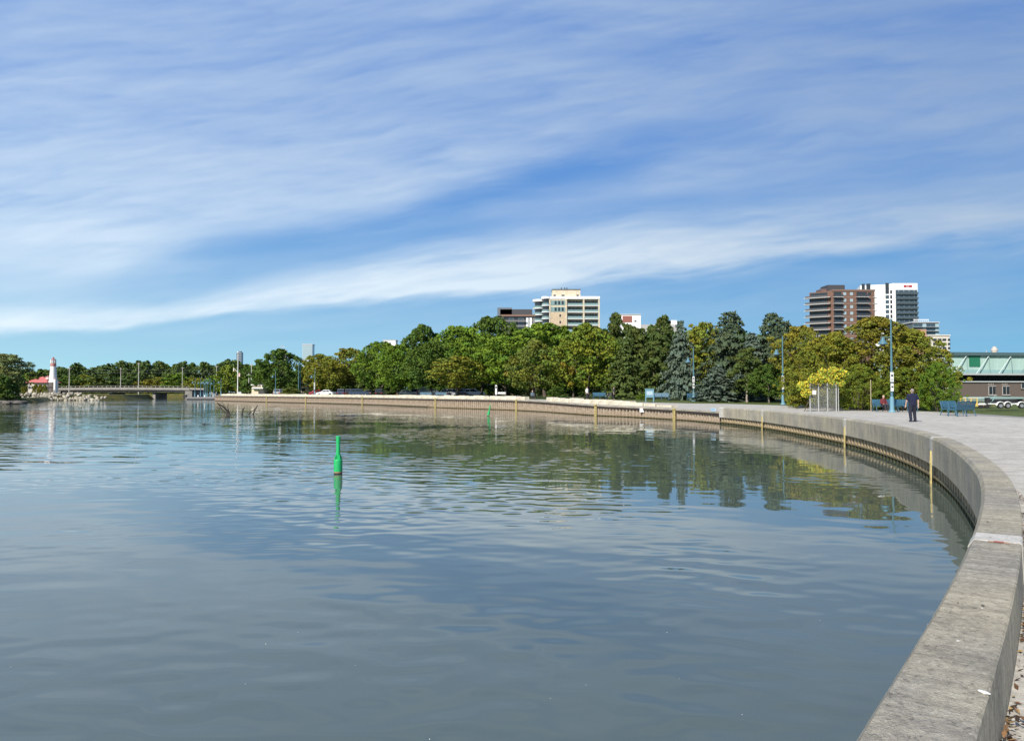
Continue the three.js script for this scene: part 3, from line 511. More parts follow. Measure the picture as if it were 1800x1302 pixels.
// the big tree and bushes on the left shore
tree('poplar_tree', 'big silvery green tree leaning over the left shore', 'tree', 6, 622, 92, 172, 'spread', 'silver', { base: 0.8 });
tree('poplar_tree', 'yellow green tree cut off by the left edge', 'tree', -18, 616, 70, 182, 'round', 'olive', { base: 0.8 });
tree('shore_bush', 'dark bush hanging over the boulders at the left shore', 'bush', 4, 660, 52, 162, 'shrub', 'deep', { base: 0.4 });
tree('shore_bush', 'dark green bush between the big tree and the pale stones', 'bush', 26, 676, 24, 165, 'shrub', 'dull', { base: 0.4 });
tree('shore_tree', 'brownish tree behind the red roofed building', 'tree', 58, 652, 30, 250, 'far', 'russet', { base: 1.4 });
for (const [px, w, lab] of [[62, 14, 'golden bush before the red roofed building'], [70, 12, 'amber bush beside the golden one under the lighthouse'], [78, 12, 'yellow green bush at the foot of the lighthouse'], [42, 14, 'olive bush at the left end of the stone bank']]) tree('ornamental_bush', lab, 'bush', px, 675, w, 221, 'shrub', px === 78 ? 'olive' : 'gold', { base: 1.5 });

// lighthouse: tapered white tower, gallery, lantern, red cap
{
  const white = mat(0.80, 0.78, 0.75, { roughness: 0.7 }), red = mat(0.42, 0.11, 0.10, { roughness: 0.6 }), pink = mat(0.46, 0.22, 0.20, { roughness: 0.7 }), glass = mat(0.12, 0.16, 0.2, { roughness: 0.08 }), dark = mat(0.12, 0.10, 0.09);
  const d = 236, u = d / FOCAL, L = thing('lighthouse', 'white tapered lighthouse with red lantern cap on the point', 'lighthouse', [sightX(92.5, d), 1.5, -d]);
  const yAt = (py) => sightY(py, d) - 1.5, oct = (r0, r1, a, b) => new THREE.CylinderGeometry(r1, r0, b - a, 8).rotateY(Math.PI / 8).translate(0, (a + b) / 2, 0);
  part(L, 'base', [oct(6.5 * u, 6.5 * u, 0, yAt(672)), box(3, 0.3, 0.3, 0, yAt(680), 1.2)], dark);
  part(L, 'tower', oct(6.6 * u, 4.4 * u, yAt(672), yAt(643)), white);
  part(L, 'plinth_band', oct(6.9 * u, 6.8 * u, yAt(672), yAt(669.5)), white);
  part(L, 'gallery', oct(5.2 * u, 5.2 * u, yAt(643), yAt(641.6)), red);
  const rail = part(L, 'gallery_parapet', oct(4.5 * u, 4.5 * u, yAt(641.6), yAt(638)), pink);
  part(L, 'lantern', oct(3.6 * u, 3.6 * u, yAt(638), yAt(632)), glass);
  for (let k = 0; k < 8; k++) { const a = k * Math.PI / 4 + Math.PI / 8; part(L, 'lantern_post', cyl(0.14, 0.14, yAt(632) - yAt(638), Math.cos(a) * 3.7 * u, yAt(638), Math.sin(a) * 3.7 * u, 6), white); }
  part(L, 'cap', [new THREE.ConeGeometry(4.6 * u, yAt(629) - yAt(632), 8).rotateY(Math.PI / 8).translate(0, (yAt(629) + yAt(632)) / 2, 0), new THREE.SphereGeometry(0.25, 8, 6).translate(0, yAt(628.6), 0)], red);
  const side = thing('white_kiosk', 'narrow white kiosk beside the lighthouse', 'kiosk', [sightX(101, d), 1.5, -d + 1]);
  part(side, 'wall', box(0.5, yAt(667), 1.6), white); part(side, 'roof', box(0.7, 0.12, 1.2, 0, yAt(667), 0), pink); part(side, 'door', box(0.3, 1.5, 0.05, 0, 0.02, 0.82), dark);
}
// red roofed building
{
  const d = 246, roofM = mat(0.52, 0.15, 0.13, { roughness: 0.8 }), wallM = mat(0.55, 0.50, 0.44), B = thing('visitor_building', 'low building with pinkish red hipped roof beside the lighthouse', 'building', [sightX(62, d), 1.5, -d - 4]);
  const u = d / FOCAL;
  part(B, 'wall', box(34 * u, 3.9, 6, 0, 0, 0), wallM);
  const roof = part(B, 'roof', (() => { const P = [], w = 20 * u, h = 14 * u; const pts = [[-w, 3.9, 4], [w, 3.9, 4], [w, 3.9, -4], [-w, 3.9, -4], [-w * 0.1, 3.9 + h * 0.80, 0], [w * 0.3, 3.9 + h * 0.6, 0]], f = [[0, 1, 5], [0, 5, 4], [1, 2, 5], [2, 3, 4], [2, 4, 5], [3, 0, 4]]; for (const t of f) for (const k of t) P.push(...pts[k]); const g = new THREE.BufferGeometry(); g.setAttribute('position', new THREE.Float32BufferAttribute(P, 3)); g.computeVertexNormals(); return g; })(), roofM);
  part(roof, 'cupola', box(0.9, 0.7, 0.9, 9.5 * u, 3.9 + 6.4 * u, 0.4), mat(0.7, 0.62, 0.55)); part(roof, 'cupola_cap', new THREE.ConeGeometry(0.85, 0.4, 4).rotateY(0.78).translate(9.5 * u, 3.9 + 6.4 * u + 0.9, 0.4), roofM);
  for (const x of [-11, -6]) part(B, 'gable', extrude([[-1.1, 0], [1.1, 0], [0, 0.7]], 0.15).translate(x * u, 3.1, 4.1), mat(0.75, 0.70, 0.6));
  for (let k = 0; k < 6; k++) part(B, 'window', box(0.7, 0.9, 0.06, -2.6 + k * 1.05, 1.9, 3.03), mat(0.05, 0.06, 0.07, { roughness: 0.15 }));
}
// bridge: deck girder, concrete parapets, piers
{
  const c1 = mat(0.26, 0.25, 0.235, { map: repeat(grainTex, 1 / 6), roughness: 0.9 }), c2 = mat(0.15, 0.148, 0.145, { map: repeat(grainTex, 1 / 6), roughness: 0.9 }), c3 = mat(0.38, 0.365, 0.34, { map: repeat(grainTex, 1 / 6), roughness: 0.9 });
  const d = 268, B = thing('road_bridge', 'low concrete road bridge spanning the river mouth', 'bridge', [sightX(230, d), 0, -d]), u = d / FOCAL, yA = (py) => sightY(py, d);
  const W = 232 * u; // width in metres from x=114 to 346
  const prof = (x) => 0.2 * (1 - (x / (W / 2)) ** 2);
  const strip = (y0, y1, z0, z1) => { const P = [], n = 24, I = []; for (let i = 0; i <= n; i++) { const x = lerp(-W / 2, W / 2, i / n), c = prof(x); for (const [y, z] of [[y0, z0], [y1, z0], [y1, z1], [y0, z1]]) P.push(x, y + c, z); } for (let i = 0; i < n; i++) for (let k = 0; k < 4; k++) { const a = i * 4 + k, b = i * 4 + (k + 1) % 4; I.push(a, b, a + 4, a + 4, b, b + 4); } I.push(0, 1, 2, 0, 2, 3); let g = new THREE.BufferGeometry(); g.setAttribute('position', new THREE.Float32BufferAttribute(P, 3)); g.setAttribute('uv', new THREE.Float32BufferAttribute(P.flatMap((v, i) => i % 3 === 0 ? [P[i], P[i + 1]] : []), 2)); g.setIndex(I); g = g.toNonIndexed(); g.computeVertexNormals(); return g; };
  part(B, 'girder', strip(yA(689.6), yA(686.5), -5.6, 5.6), c2);
  part(B, 'deck', strip(yA(686.5), yA(685), -6.2, 6.2), c1);
  for (const z of [6.15, -6.15]) part(B, 'parapet', strip(yA(685), yA(682), z - 0.15, z + 0.15), c3);
  for (let k = 0; k < 30; k++) { const x = lerp(-W / 2 + 1, W / 2 - 1, k / 29); part(B, 'rail_post', box(0.16, 0.55, 0.16, x, yA(682) + prof(x), 6.15), c3); }
  part(B, 'handrail', strip(yA(679.6), yA(679), 6.08, 6.22), c1);
  for (const px of [206, 281]) { const x = sightX(px, d) - B.position.x; part(B, 'pier', [box(0.9, yA(691) + 1.2, 9, x, -1, 0), box(1.1, 0.4, 9.4, x, yA(692), 0)], c3); }
  for (const px of [118, 344]) { const x = sightX(px, d) - B.position.x; part(B, 'abutment', box(2.4, yA(687) + 1, 12.2, x, -1, 0), c1); }
}
// moored boats and a jetty between the stones and the bridge
function smallBoat(label, px, d, len, turn, hullM, trimM, group, canopy) {
  const b = thing('motor_boat', label, 'boat', [sightX(px, d), 0, -d], turn, group);
  const P = [], U = [], I = [], n = 10; for (let i = 0; i <= n; i++) { const t = i / n, x = (t - 0.5) * len, w = len * 0.17 * Math.pow(Math.sin(Math.PI * lerp(0.22, 1.0, t) ** 0.8), 0.6) * (t > 0.99 ? 0.05 : 1), sh = 0.55 + 0.35 * t * t; for (const [q, y] of [[-1, sh], [-0.8, 0.1], [0, -0.25], [0.8, 0.1], [1, sh]]) { P.push(x, y, q * w); U.push(t, y); } }
  for (let i = 0; i < n; i++) for (let k = 0; k < 4; k++) { const a = i * 5 + k, c = a + 5; I.push(a, c, a + 1, a + 1, c, c + 1); } I.push(0, 1, 2, 0, 2, 3, 0, 3, 4);
  let g = new THREE.BufferGeometry(); g.setAttribute('position', new THREE.Float32BufferAttribute(P, 3)); g.setAttribute('uv', new THREE.Float32BufferAttribute(U, 2)); g.setIndex(I); g = g.toNonIndexed(); g.computeVertexNormals();
  part(b, 'hull', g, hullM); part(b, 'deck', box(len * 0.8, 0.06, len * 0.26, -len * 0.03, 0.52, 0), trimM); part(b, 'console', box(len * 0.14, 0.5, len * 0.16, 0, 0.58, 0), trimM); part(b, 'windscreen', box(0.05, 0.35, len * 0.2, len * 0.09, 1.0, 0, 0, 0, 0.4), mat(0.08, 0.1, 0.12, { roughness: 0.1 })); part(b, 'outboard_motor', box(0.3, 0.9, 0.35, -len * 0.52, 0.1, 0), mat(0.03, 0.03, 0.035, { roughness: 0.4 }));
  if (canopy) part(b, 'canopy', [new THREE.CylinderGeometry(len * 0.16, len * 0.16, len * 0.34, 12, 1, false, 0, Math.PI).rotateZ(Math.PI / 2).rotateX(-Math.PI / 2).translate(-len * 0.02, 0.95, 0)], canopy);
  return b;
}
const navy = mat(0.035, 0.045, 0.075, { roughness: 0.35 }), offwhite = mat(0.72, 0.70, 0.66, { roughness: 0.45 });
smallBoat('dark hulled motor boat moored at the end of the pale stones', 121, 219, 5.2, 0.1, navy, offwhite, 'boats moored by the point');
smallBoat('dark boat moored beside the jetty under the bridge', 131, 224, 4.2, -0.2, navy, navy, 'boats moored by the point');
{
  const d = 232, j = thing('jetty', 'long low wooden jetty with red gate below the bridge', 'jetty', [sightX(168, d), 0, -d], 0.05), wd = mat(0.42, 0.28, 0.19, { roughness: 0.9 });
  for (let k = 0; k < 9; k++) part(j, 'plank_bay', box(1.0, 0.16, 1.6, -4.2 + k * 1.04, 0.32, 0), wd);
  for (let k = 0; k < 5; k++) part(j, 'post', cyl(0.09, 0.09, 1.5, -4.2 + k * 2.1, -0.7, 0.9, 7), mat(0.1, 0.08, 0.07));
  part(j, 'gate', box(0.7, 0.7, 0.08, -4.6, 0.5, 0.3), mat(0.4, 0.06, 0.06));
  const s = thing('boat_shed', 'dark low shed roof under the left end of the bridge', 'shed', [sightX(157, 246), 0.2, -246]); part(s, 'wall', box(3.6, 0.9, 3, 0, 0, 0), mat(0.10, 0.09, 0.09)); part(s, 'roof', box(4.0, 0.16, 3.4, 0, 0.9, 0, 0, 0.04), mat(0.16, 0.15, 0.15));
}
// tall plain poles
const poleMat = mat(0.50, 0.47, 0.42, { roughness: 0.7 });
for (const [px, top, base, d, lab] of [[121, 645, 686, 252, 'pale utility pole at the left end of the bridge'], [243, 637, 684, 290, 'tall utility pole behind the middle of the bridge'], [211.5, 646, 664, 330, 'short distant pole among the trees left of the tall bridge pole'], [320, 645, 664, 330, 'short distant pole above the right part of the bridge'], [380, 642, 688, 290, 'utility pole behind the moored barge'], [441.5, 639, 690, 236, 'pale tall pole right of the flagpole'], [431, 646, 660, 300, 'far pole showing between flagpole and pale pole'], [437, 656, 690, 226, 'grey lamp pole beside the cream pavilion']]) {
  const x = sightX(px, d), y0 = 1.3, h = sightY(top, d) - y0, p = thing('utility_pole', lab, 'pole', [x, y0, -d]); part(p, 'shaft', cyl(0.16, 0.10, h, 0, 0, 0, 7), poleMat); part(p, 'cross_arm', box(1.3, 0.1, 0.1, 0, h - 0.5, 0), poleMat);
}
for (const [y, lab] of [[650, 'upper power line crossing before the far trees'], [655, 'lower power line crossing before the far trees']]) { const d = 300; solid('power_line', bar([sightX(150, d), sightY(y, d), -d], [sightX(400, d), sightY(y + 1, d), -d], 0.03, 0.03, 4), mat(0.12, 0.12, 0.12), lab, 'cable', 'power lines'); }

// ---------------------------------------------------------------- buildings beyond the trees
const darkGlass = mat(0.030, 0.038, 0.045, { roughness: 0.12 }), blueGlass = mat(0.055, 0.085, 0.105, { roughness: 0.08 }), greenGlass = mat(0.20, 0.30, 0.29, { roughness: 0.10, physical: true });
const paleGlass = mat(0.32, 0.42, 0.45, { roughness: 0.12 });
const creamWall = mat(0.70, 0.62, 0.47, { map: repeat(grainTex, 1 / 5), roughness: 0.9 }), peachWall = mat(0.66, 0.53, 0.37, { map: repeat(grainTex, 1 / 5), roughness: 0.9 }), whiteWall = mat(0.80, 0.79, 0.77, { roughness: 0.85 }), brickWall = mat(0.205, 0.118, 0.088, { map: repeat(grainTex, 1 / 4), roughness: 0.9 }), slabGrey = mat(0.50, 0.50, 0.50, { roughness: 0.85 }), charcoal = mat(0.055, 0.055, 0.060, { roughness: 0.7 });
// a building stands on the ground at distance d; X(px) and Y(py) give its own metres
function block(name, label, px, d, turn = 0) { const b = thing(name, label, 'building', [sightX(px, d), 1.4, -d], turn); return { b, X: (q) => (q - px) / FOCAL * d, Y: (q) => sightY(q, d) - 1.4 }; }
{ // cream apartment block
  const { b, X, Y } = block('apartment_building', 'cream apartment block with green glass balconies above the trees', 1010, 370);
  const top = Y(525), st = (Y(525) - Y(536.6)), D = 16;
  const main = part(b, 'wall', [box(X(995) - X(966), top, D, (X(966) + X(995)) / 2, 0, -D / 2), box(X(1053) - X(995), top, D - 2.2, (X(995) + X(1053)) / 2, 0, -D / 2 - 1.1)], creamWall);
  part(b, 'roof_parapet', box(X(1055) - X(953), 1.3, D + 0.6, (X(953) + X(1055)) / 2, top, -D / 2), whiteWall);
  const ph = part(b, 'penthouse', box(X(1022) - X(972), Y(508) - top, 8, (X(972) + X(1022)) / 2, top + 0.3, -D / 2), creamWall);
  part(ph, 'penthouse_roof', box(X(1022.5) - X(971.5), 0.35, 8.4, (X(972) + X(1022)) / 2, Y(508) + 0.3, -D / 2), charcoal);
  for (const x of [989, 995, 999]) part(ph, 'roof_vent', cyl(0.25, 0.25, 1.4, X(x), Y(508) + 0.6, -D / 2, 6), charcoal);
  for (const x of [976, 991, 1017]) part(ph, 'louvre', box(x === 991 ? 1.4 : 1.1, 1.1, 0.1, X(x), top + 1.5, -D / 2 + 4.03), charcoal);
  for (let s = 0; s < 7; s++) {
    const y = top - (s + 1) * st;
    // balcony bays on the right
    for (const [x0, x1] of [[998, 1025.5], [1027.5, 1053]]) {
      part(b, 'balcony_slab', box(X(x1) - X(x0), 0.30, 2.2, (X(x0) + X(x1)) / 2, y - 0.15, -1.1), whiteWall);
      const w = part(b, 'window', box(X(x1) - X(x0) - 1.2, st * 0.66, 0.1, (X(x0) + X(x1)) / 2, y + 0.25, -2.14), darkGlass);
      for (let k = 1; k < 4; k++) part(w, 'mullion', box(0.10, st * 0.66, 0.06, lerp(X(x0), X(x1), k / 4), y + 0.25, -2.05), slabGrey);
      part(b, 'balcony_rail', box(X(x1) - X(x0) - 0.1, 1.05, 0.05, (X(x0) + X(x1)) / 2, y + 0.16, -0.06), greenGlass);
    }
    // centre column: two glazed storeys, then blank panels
    if (s < 2) { const w = part(b, 'window', box(X(994) - X(968.5), st * 0.72, 0.1, (X(968.5) + X(994)) / 2, y + 0.15, 0.03), greenGlass); for (let k = 0; k < 3; k++) part(w, 'sash', box(1.0, st * 0.55, 0.08, X(977) + k * 1.7, y + 0.5, 0.06), darkGlass); }
    else { part(b, 'panel', box(X(994) - X(968.5), st * 0.94, 0.12, (X(968.5) + X(994)) / 2, y + 0.06, 0.02), peachWall); part(b, 'window', box(0.8, 1.2, 0.1, X(985), y + 0.9, 0.06), darkGlass); }
    // curved balconies at the left
    for (const [cx, cz, R] of [[961, -1.5, 2.4], [949, -5.5, 3.2]]) {
      const off = cx === 949 ? -1.0 : 0, yy = y + off;
      part(b, 'balcony_slab', new THREE.CylinderGeometry(R, R, 0.35, 18).translate(X(cx), yy, cz), whiteWall);
      part(b, 'balcony_rail', new THREE.CylinderGeometry(R * 0.97, R * 0.97, 1.0, 18, 1, true).translate(X(cx), yy + 0.67, cz), greenGlass);
      part(b, 'window', new THREE.CylinderGeometry(R * 0.72, R * 0.72, st - 0.4, 14, 1, true).translate(X(cx), yy + st / 2, cz), darkGlass);
    }
  }
  for (const [cx, cz, R, off] of [[961, -1.5, 2.5, 0], [949, -5.5, 3.3, -1.0]]) part(b, 'bay_roof', new THREE.CylinderGeometry(R, R, 1.1, 18).translate(X(cx), top + 0.7 + off, cz), whiteWall);
  part(b, 'wing', box(X(966) - X(942), top - 1.2, D - 6, (X(942) + X(966)) / 2, 0, -D / 2 - 3), creamWall);
  for (const x of [966.8, 995.5, 1026.5, 1053.5]) part(b, 'column', box(0.75, top, 0.5, X(x), 0, x > 1000 ? -0.2 : 0.1), creamWall);
}
{ // dark modern block
  const { b, X, Y } = block('apartment_building', 'dark modern low block with brown roof band left of the cream block', 908, 330);
  part(b, 'wall', box(X(940) - X(880), Y(556), 14, (X(880) + X(940)) / 2, 0, -7), mat(0.22, 0.20, 0.19));
  part(b, 'upper_storey', box(X(936) - X(879), Y(542.5) - Y(553), 11, (X(879) + X(936)) / 2, Y(553), -7), charcoal);
  part(b, 'stair_tower', box(X(900) - X(874), Y(539.5) - Y(554), 9, (X(874) + X(900)) / 2, Y(554), -6), mat(0.13, 0.15, 0.17));
  part(b, 'roof_band', box(X(941) - X(880), 0.8, 15.5, (X(880) + X(941)) / 2, Y(556), -7), mat(0.20, 0.12, 0.09));
  for (let s = 0; s < 3; s++) for (let k = 0; k < 6; k++) part(b, 'window', box(1.9, 1.7, 0.1, X(890) + k * 2.1, Y(562 + s * 9), 0.03), k % 2 ? blueGlass : darkGlass);
  for (const x of [927, 933]) part(b, 'panel', box(1.0, 6, 0.12, X(x), Y(582), 0.05), whiteWall);
  for (let s = 0; s < 2; s++) part(b, 'balcony_rail', box(X(925) - X(884), 0.7, 0.1, (X(884) + X(925)) / 2, Y(565.5 + s * 9), 1.2), mat(0.16, 0.15, 0.15));
}
{ // small white and brick block
  const { b, X, Y } = block('apartment_building', 'white and red brick building top right of the cream block', 1110, 300);
  part(b, 'wall', box(X(1127) - X(1093), Y(553), 10, (X(1093) + X(1127)) / 2, 0, -5), whiteWall);
  part(b, 'brick_panel', box(X(1111.5) - X(1095), Y(555) - Y(566), 0.16, (X(1095) + X(1111.5)) / 2, Y(566), 0.06), mat(0.28, 0.10, 0.075));
  part(b, 'roof_edge', box(X(1128) - X(1090), 0.3, 10.5, (X(1090) + X(1128)) / 2, Y(553), -5), slabGrey); part(b, 'vent', box(0.7, 0.5, 0.2, X(1117.5), Y(565), 0.06), charcoal);
  const low = block('apartment_building', 'pale flat roofline just showing over the pines', 1160, 330); part(low.b, 'wall', box(low.X(1192) - low.X(1128), low.Y(570), 9, 0, 0, -5), mat(0.40, 0.39, 0.37)); part(low.b, 'roof_house', box(low.X(1192) - low.X(1182), 2.0, 5, low.X(1187), low.Y(570), -4), whiteWall);
}
{ // brick tower: left wing with balconies that jut out, two dark balcony stacks in the front
  const d = 340, { b, X, Y } = block('brick_tower', 'brown brick apartment tower with pale balcony slabs', 1500, d);
  const top = Y(511), st = Y(511) - Y(522.4), D = 20;
  part(b, 'wall', box(X(1540) - X(1466), top, D, (X(1466) + X(1540)) / 2, 0, -D / 2), brickWall);
  const ang = -0.62, wx = X(1466), wl = 10;                           // the receding left wing
  const wing = new THREE.Group(); wing.name = 'wing'; wing.position.set(wx, 0, 0); wing.rotation.y = ang; b.add(wing);
  part(wing, 'wing_wall', box(wl, top, 9, -wl / 2, 0, -4.5), brickWall);
  part(b, 'roof_edge', box(X(1541) - X(1465), 0.7, D + 0.6, (X(1465) + X(1541)) / 2, top, -D / 2), mat(0.20, 0.13, 0.10));
  part(b, 'lift_house', box(X(1498) - X(1467), Y(500) - top + 0.2, 8, (X(1467) + X(1498)) / 2, top + 0.6, -D / 2), charcoal);
  part(b, 'plant_house', box(X(1470) - X(1457), Y(506.5) - top + 0.2, 6, (X(1457) + X(1470)) / 2, top + 0.6, -D / 2), mat(0.15, 0.10, 0.085));
  for (let s = 0; s < 9; s++) {
    const y = top - (s + 1) * st;
    for (const [x0, x1] of [[1468, 1481], [1508, 1526]]) { part(b, 'balcony_recess', box(X(x1) - X(x0), st * 0.74, 0.12, (X(x0) + X(x1)) / 2, y + 0.3, 0.03), darkGlass); part(b, 'balcony_slab', box(X(x1) - X(x0) + 0.8, 0.22, 1.7, (X(x0) + X(x1)) / 2, y, 0.85), slabGrey); part(b, 'balcony_rail', box(X(x1) - X(x0) + 0.7, 0.9, 0.06, (X(x0) + X(x1)) / 2, y + 0.2, 1.65), mat(0.05, 0.055, 0.06, { roughness: 0.3 })); }
    for (const x of [1487, 1499, 1531]) part(b, 'window', box(1.3, 1.3, 0.1, X(x), y + 1.0, 0.03), x === 1531 ? darkGlass : paleGlass);
    part(b, 'floor_band', box(X(1540.5) - X(1465.5), 0.16, 0.1, (X(1465.5) + X(1540.5)) / 2, y + 0.05, 0.05), mat(0.34, 0.25, 0.21));
    part(wing, 'balcony_recess', box(wl - 2.6, st * 0.72, 0.12, -wl / 2 - 0.9, y + 0.35, 0.03), darkGlass);
    part(wing, 'balcony_slab', box(wl + 1.2, 0.24, 2.2, -wl / 2 - 1.3, y, 1.0), slabGrey);
    part(wing, 'balcony_rail', box(wl - 0.6, 0.8, 0.06, -wl / 2 - 1.6, y + 0.24, 2.0), mat(0.09, 0.085, 0.085, { roughness: 0.4 }));
    part(b, 'balcony_slab', box(2.4, 0.22, 2.4, X(1541.5), y, -0.8), slabGrey);
  }
}
{ // white tower
  const d = 470, { b, X, Y } = block('white_tower', 'white high rise with dark glass balconies and red mark near its top', 1572, d);
  const top = Y(497), st = (Y(508) - Y(570)) / 7.2, D = 16;
  const wR = X(1616) - X(1572), face = part(b, 'wall', box(wR, top, D, wR / 2, 0, -D / 2), whiteWall);
  const ang = -0.30, wl = (X(1572) - X(1522)) / Math.cos(ang), wing = new THREE.Group(); wing.name = 'wing'; wing.rotation.y = ang; b.add(wing);
  part(wing, 'wing_wall', box(wl, top - 0.6, D, -wl / 2, 0, -D / 2 - 0.05), whiteWall);
  for (let s = 0; s < 10; s++) {
    const y = Y(508) - (s + 1) * st;
    part(b, 'glazing', box(X(1615) - X(1577), st * 0.80, 0.14, (X(1577) + X(1615)) / 2, y + 0.3, 0.05), blueGlass);
    part(b, 'balcony_slab', box(X(1615.4) - X(1577), 0.22, 1.6, (X(1577) + X(1615.4)) / 2, y, 0.8), mat(0.12, 0.14, 0.16));
    part(b, 'balcony_rail', box(X(1615.2) - X(1577.2), 1.0, 0.05, (X(1577) + X(1615)) / 2, y + 0.2, 1.55), mat(0.06, 0.085, 0.10, { roughness: 0.1 }));
    for (let k = 0; k < 4; k++) part(b, 'mullion', box(0.14, st * 0.8, 0.1, lerp(X(1578), X(1614), (k + 0.5) / 4), y + 0.3, 0.15), mat(0.5, 0.52, 0.53));
    for (const [t, w] of [[0.09, 0.10], [0.25, 0.13], [0.40, 0.07], [0.83, 0.11], [0.95, 0.06]]) if (t < 0.5 || s > -1) part(wing, 'window', box(wl * w, st * (t === 0.25 ? 0.86 : 0.72), 0.14, -wl * (1 - t), y + 0.35 + 0.9 * (t < 0.5 ? 1 : 0), 0.03), t === 0.83 && s > 0 ? blueGlass : darkGlass);
  }
  for (const [t, w] of [[0.09, 0.10], [0.25, 0.13], [0.83, 0.11]]) part(wing, 'top_recess', box(wl * w, st * 1.6, 0.14, -wl * (1 - t), Y(510), 0.04), darkGlass);
  part(b, 'red_mark', [box(1.7, 1.3, 0.12, X(1594), Y(504.3), 0.05), box(1.4, 0.8, 0.12, X(1599), Y(503.6), 0.05), box(1.7, 1.3, 0.12, X(1603.6), Y(504.3), 0.05)], mat(0.38, 0.02, 0.03));
}
{ // lower blocks right of the towers
  const a = block('glass_block', 'low dark glass block with white roof frame right of the white tower', 1630, 300), A = a.b, X = a.X, Y = a.Y;
  part(A, 'wall', box(X(1652) - X(1606), Y(567), 12, (X(1606) + X(1652)) / 2, 0, -6), mat(0.10, 0.13, 0.15));
  for (let s = 0; s < 3; s++) { const y = Y(574 + s * 7.2); for (let k = 0; k < 6; k++) part(A, 'window', box(1.4, 1.2, 0.1, X(1612) + k * 1.66, y, 0.03), k % 3 === 2 ? paleGlass : blueGlass); part(A, 'balcony_slab', box(X(1653) - X(1606), 0.16, 1.0, (X(1606) + X(1653)) / 2, y - 0.25, 0.5), mat(0.3, 0.33, 0.35)); }
  part(A, 'roof_edge', box(X(1653) - X(1604), 0.35, 13, (X(1604) + X(1653)) / 2, Y(567), -6), slabGrey);
  for (let k = 0; k < 8; k++) part(A, 'frame_post', box(0.12, 1.1, 0.12, lerp(X(1616), X(1641), k / 7), Y(567) + 0.3, -3), whiteWall); part(A, 'frame_beam', box(X(1642) - X(1615), 0.22, 0.3, (X(1615) + X(1642)) / 2, Y(567) + 1.4, -3), whiteWall);
  const c = block('terrace_block', 'cream low rise with dark window rows behind the boathouse roof', 1652, 260), B = c.b, x = c.X, y = c.Y;
  part(B, 'wall', box(x(1671) - x(1634), y(590), 10, (x(1634) + x(1671)) / 2, 0, -5), mat(0.62, 0.56, 0.48)); part(B, 'roof_edge', box(x(1672) - x(1633), 0.35, 10.6, (x(1633) + x(1672)) / 2, y(590), -5), mat(0.66, 0.62, 0.55));
  part(B, 'brick_storey', box(x(1633) - x(1612), y(578), 8, (x(1612) + x(1633)) / 2, 0, -5), mat(0.42, 0.24, 0.15));
  for (let s = 0; s < 5; s++) for (let k = 0; k < 4; k++) part(B, 'window', box(k === 3 ? 0.8 : 1.3, 0.8, 0.1, x(1645) + k * 1.6, y(599 + s * 7.4), 0.03), darkGlass);
}
{ // far towers at the left
  const g = block('glass_tower', 'distant pale glass tower over the trees', 539.5, 900), X = g.X, Y = g.Y;
  part(g.b, 'wall', box(X(548) - X(530.5), Y(606), 10, 0, 0, -5), mat(0.40, 0.50, 0.55, { roughness: 0.25 })); for (let s = 0; s < 8; s++) part(g.b, 'window', box(X(547) - X(531.5), 1.3, 0.2, 0, Y(609 + s * 3.2), 0.08), paleGlass);
  part(g.b, 'roof_edge', box(X(548.6) - X(530), 1.0, 10.6, 0, Y(606), -5), slabGrey);
  const t = block('slim_tower', 'distant slim grey tower on the wooded skyline', 419, 900), x = t.X, y = t.Y;
  part(t.b, 'wall', box(x(423.5) - x(414.6), y(619), 6, 0, 0, -3), mat(0.23, 0.28, 0.33, { roughness: 0.4 })); part(t.b, 'crown', box(x(422) - x(417.5), y(617) - y(619), 5, 0.2, y(619), -3), mat(0.14, 0.18, 0.22)); for (let s = 0; s < 6; s++) part(t.b, 'window', box(x(423) - x(415), 0.8, 0.15, 0, y(622 + s * 3), 0.05), darkGlass);
  const c = block('crane_house', 'far white rooftop block above the dark maple', 496, 620); part(c.b, 'wall', box(5.5, c.Y(615), 4, 0, 0, -2), whiteWall); part(c.b, 'crane_arm', [box(0.3, 4.2, 0.3, -0.8, c.Y(615), 0), box(4.2, 0.3, 0.3, 0.2, c.Y(609.5), 0)], slabGrey);
  const w = block('white_rooftop', 'white flat rooftop showing over the green maples', 684, 330); part(w.b, 'wall', box(w.X(694) - w.X(672), w.Y(598), 6, 0, 0, -3), whiteWall); part(w.b, 'roof_edge', box(w.X(695) - w.X(671), 0.25, 6.4, 0, w.Y(598), -3), slabGrey);
}
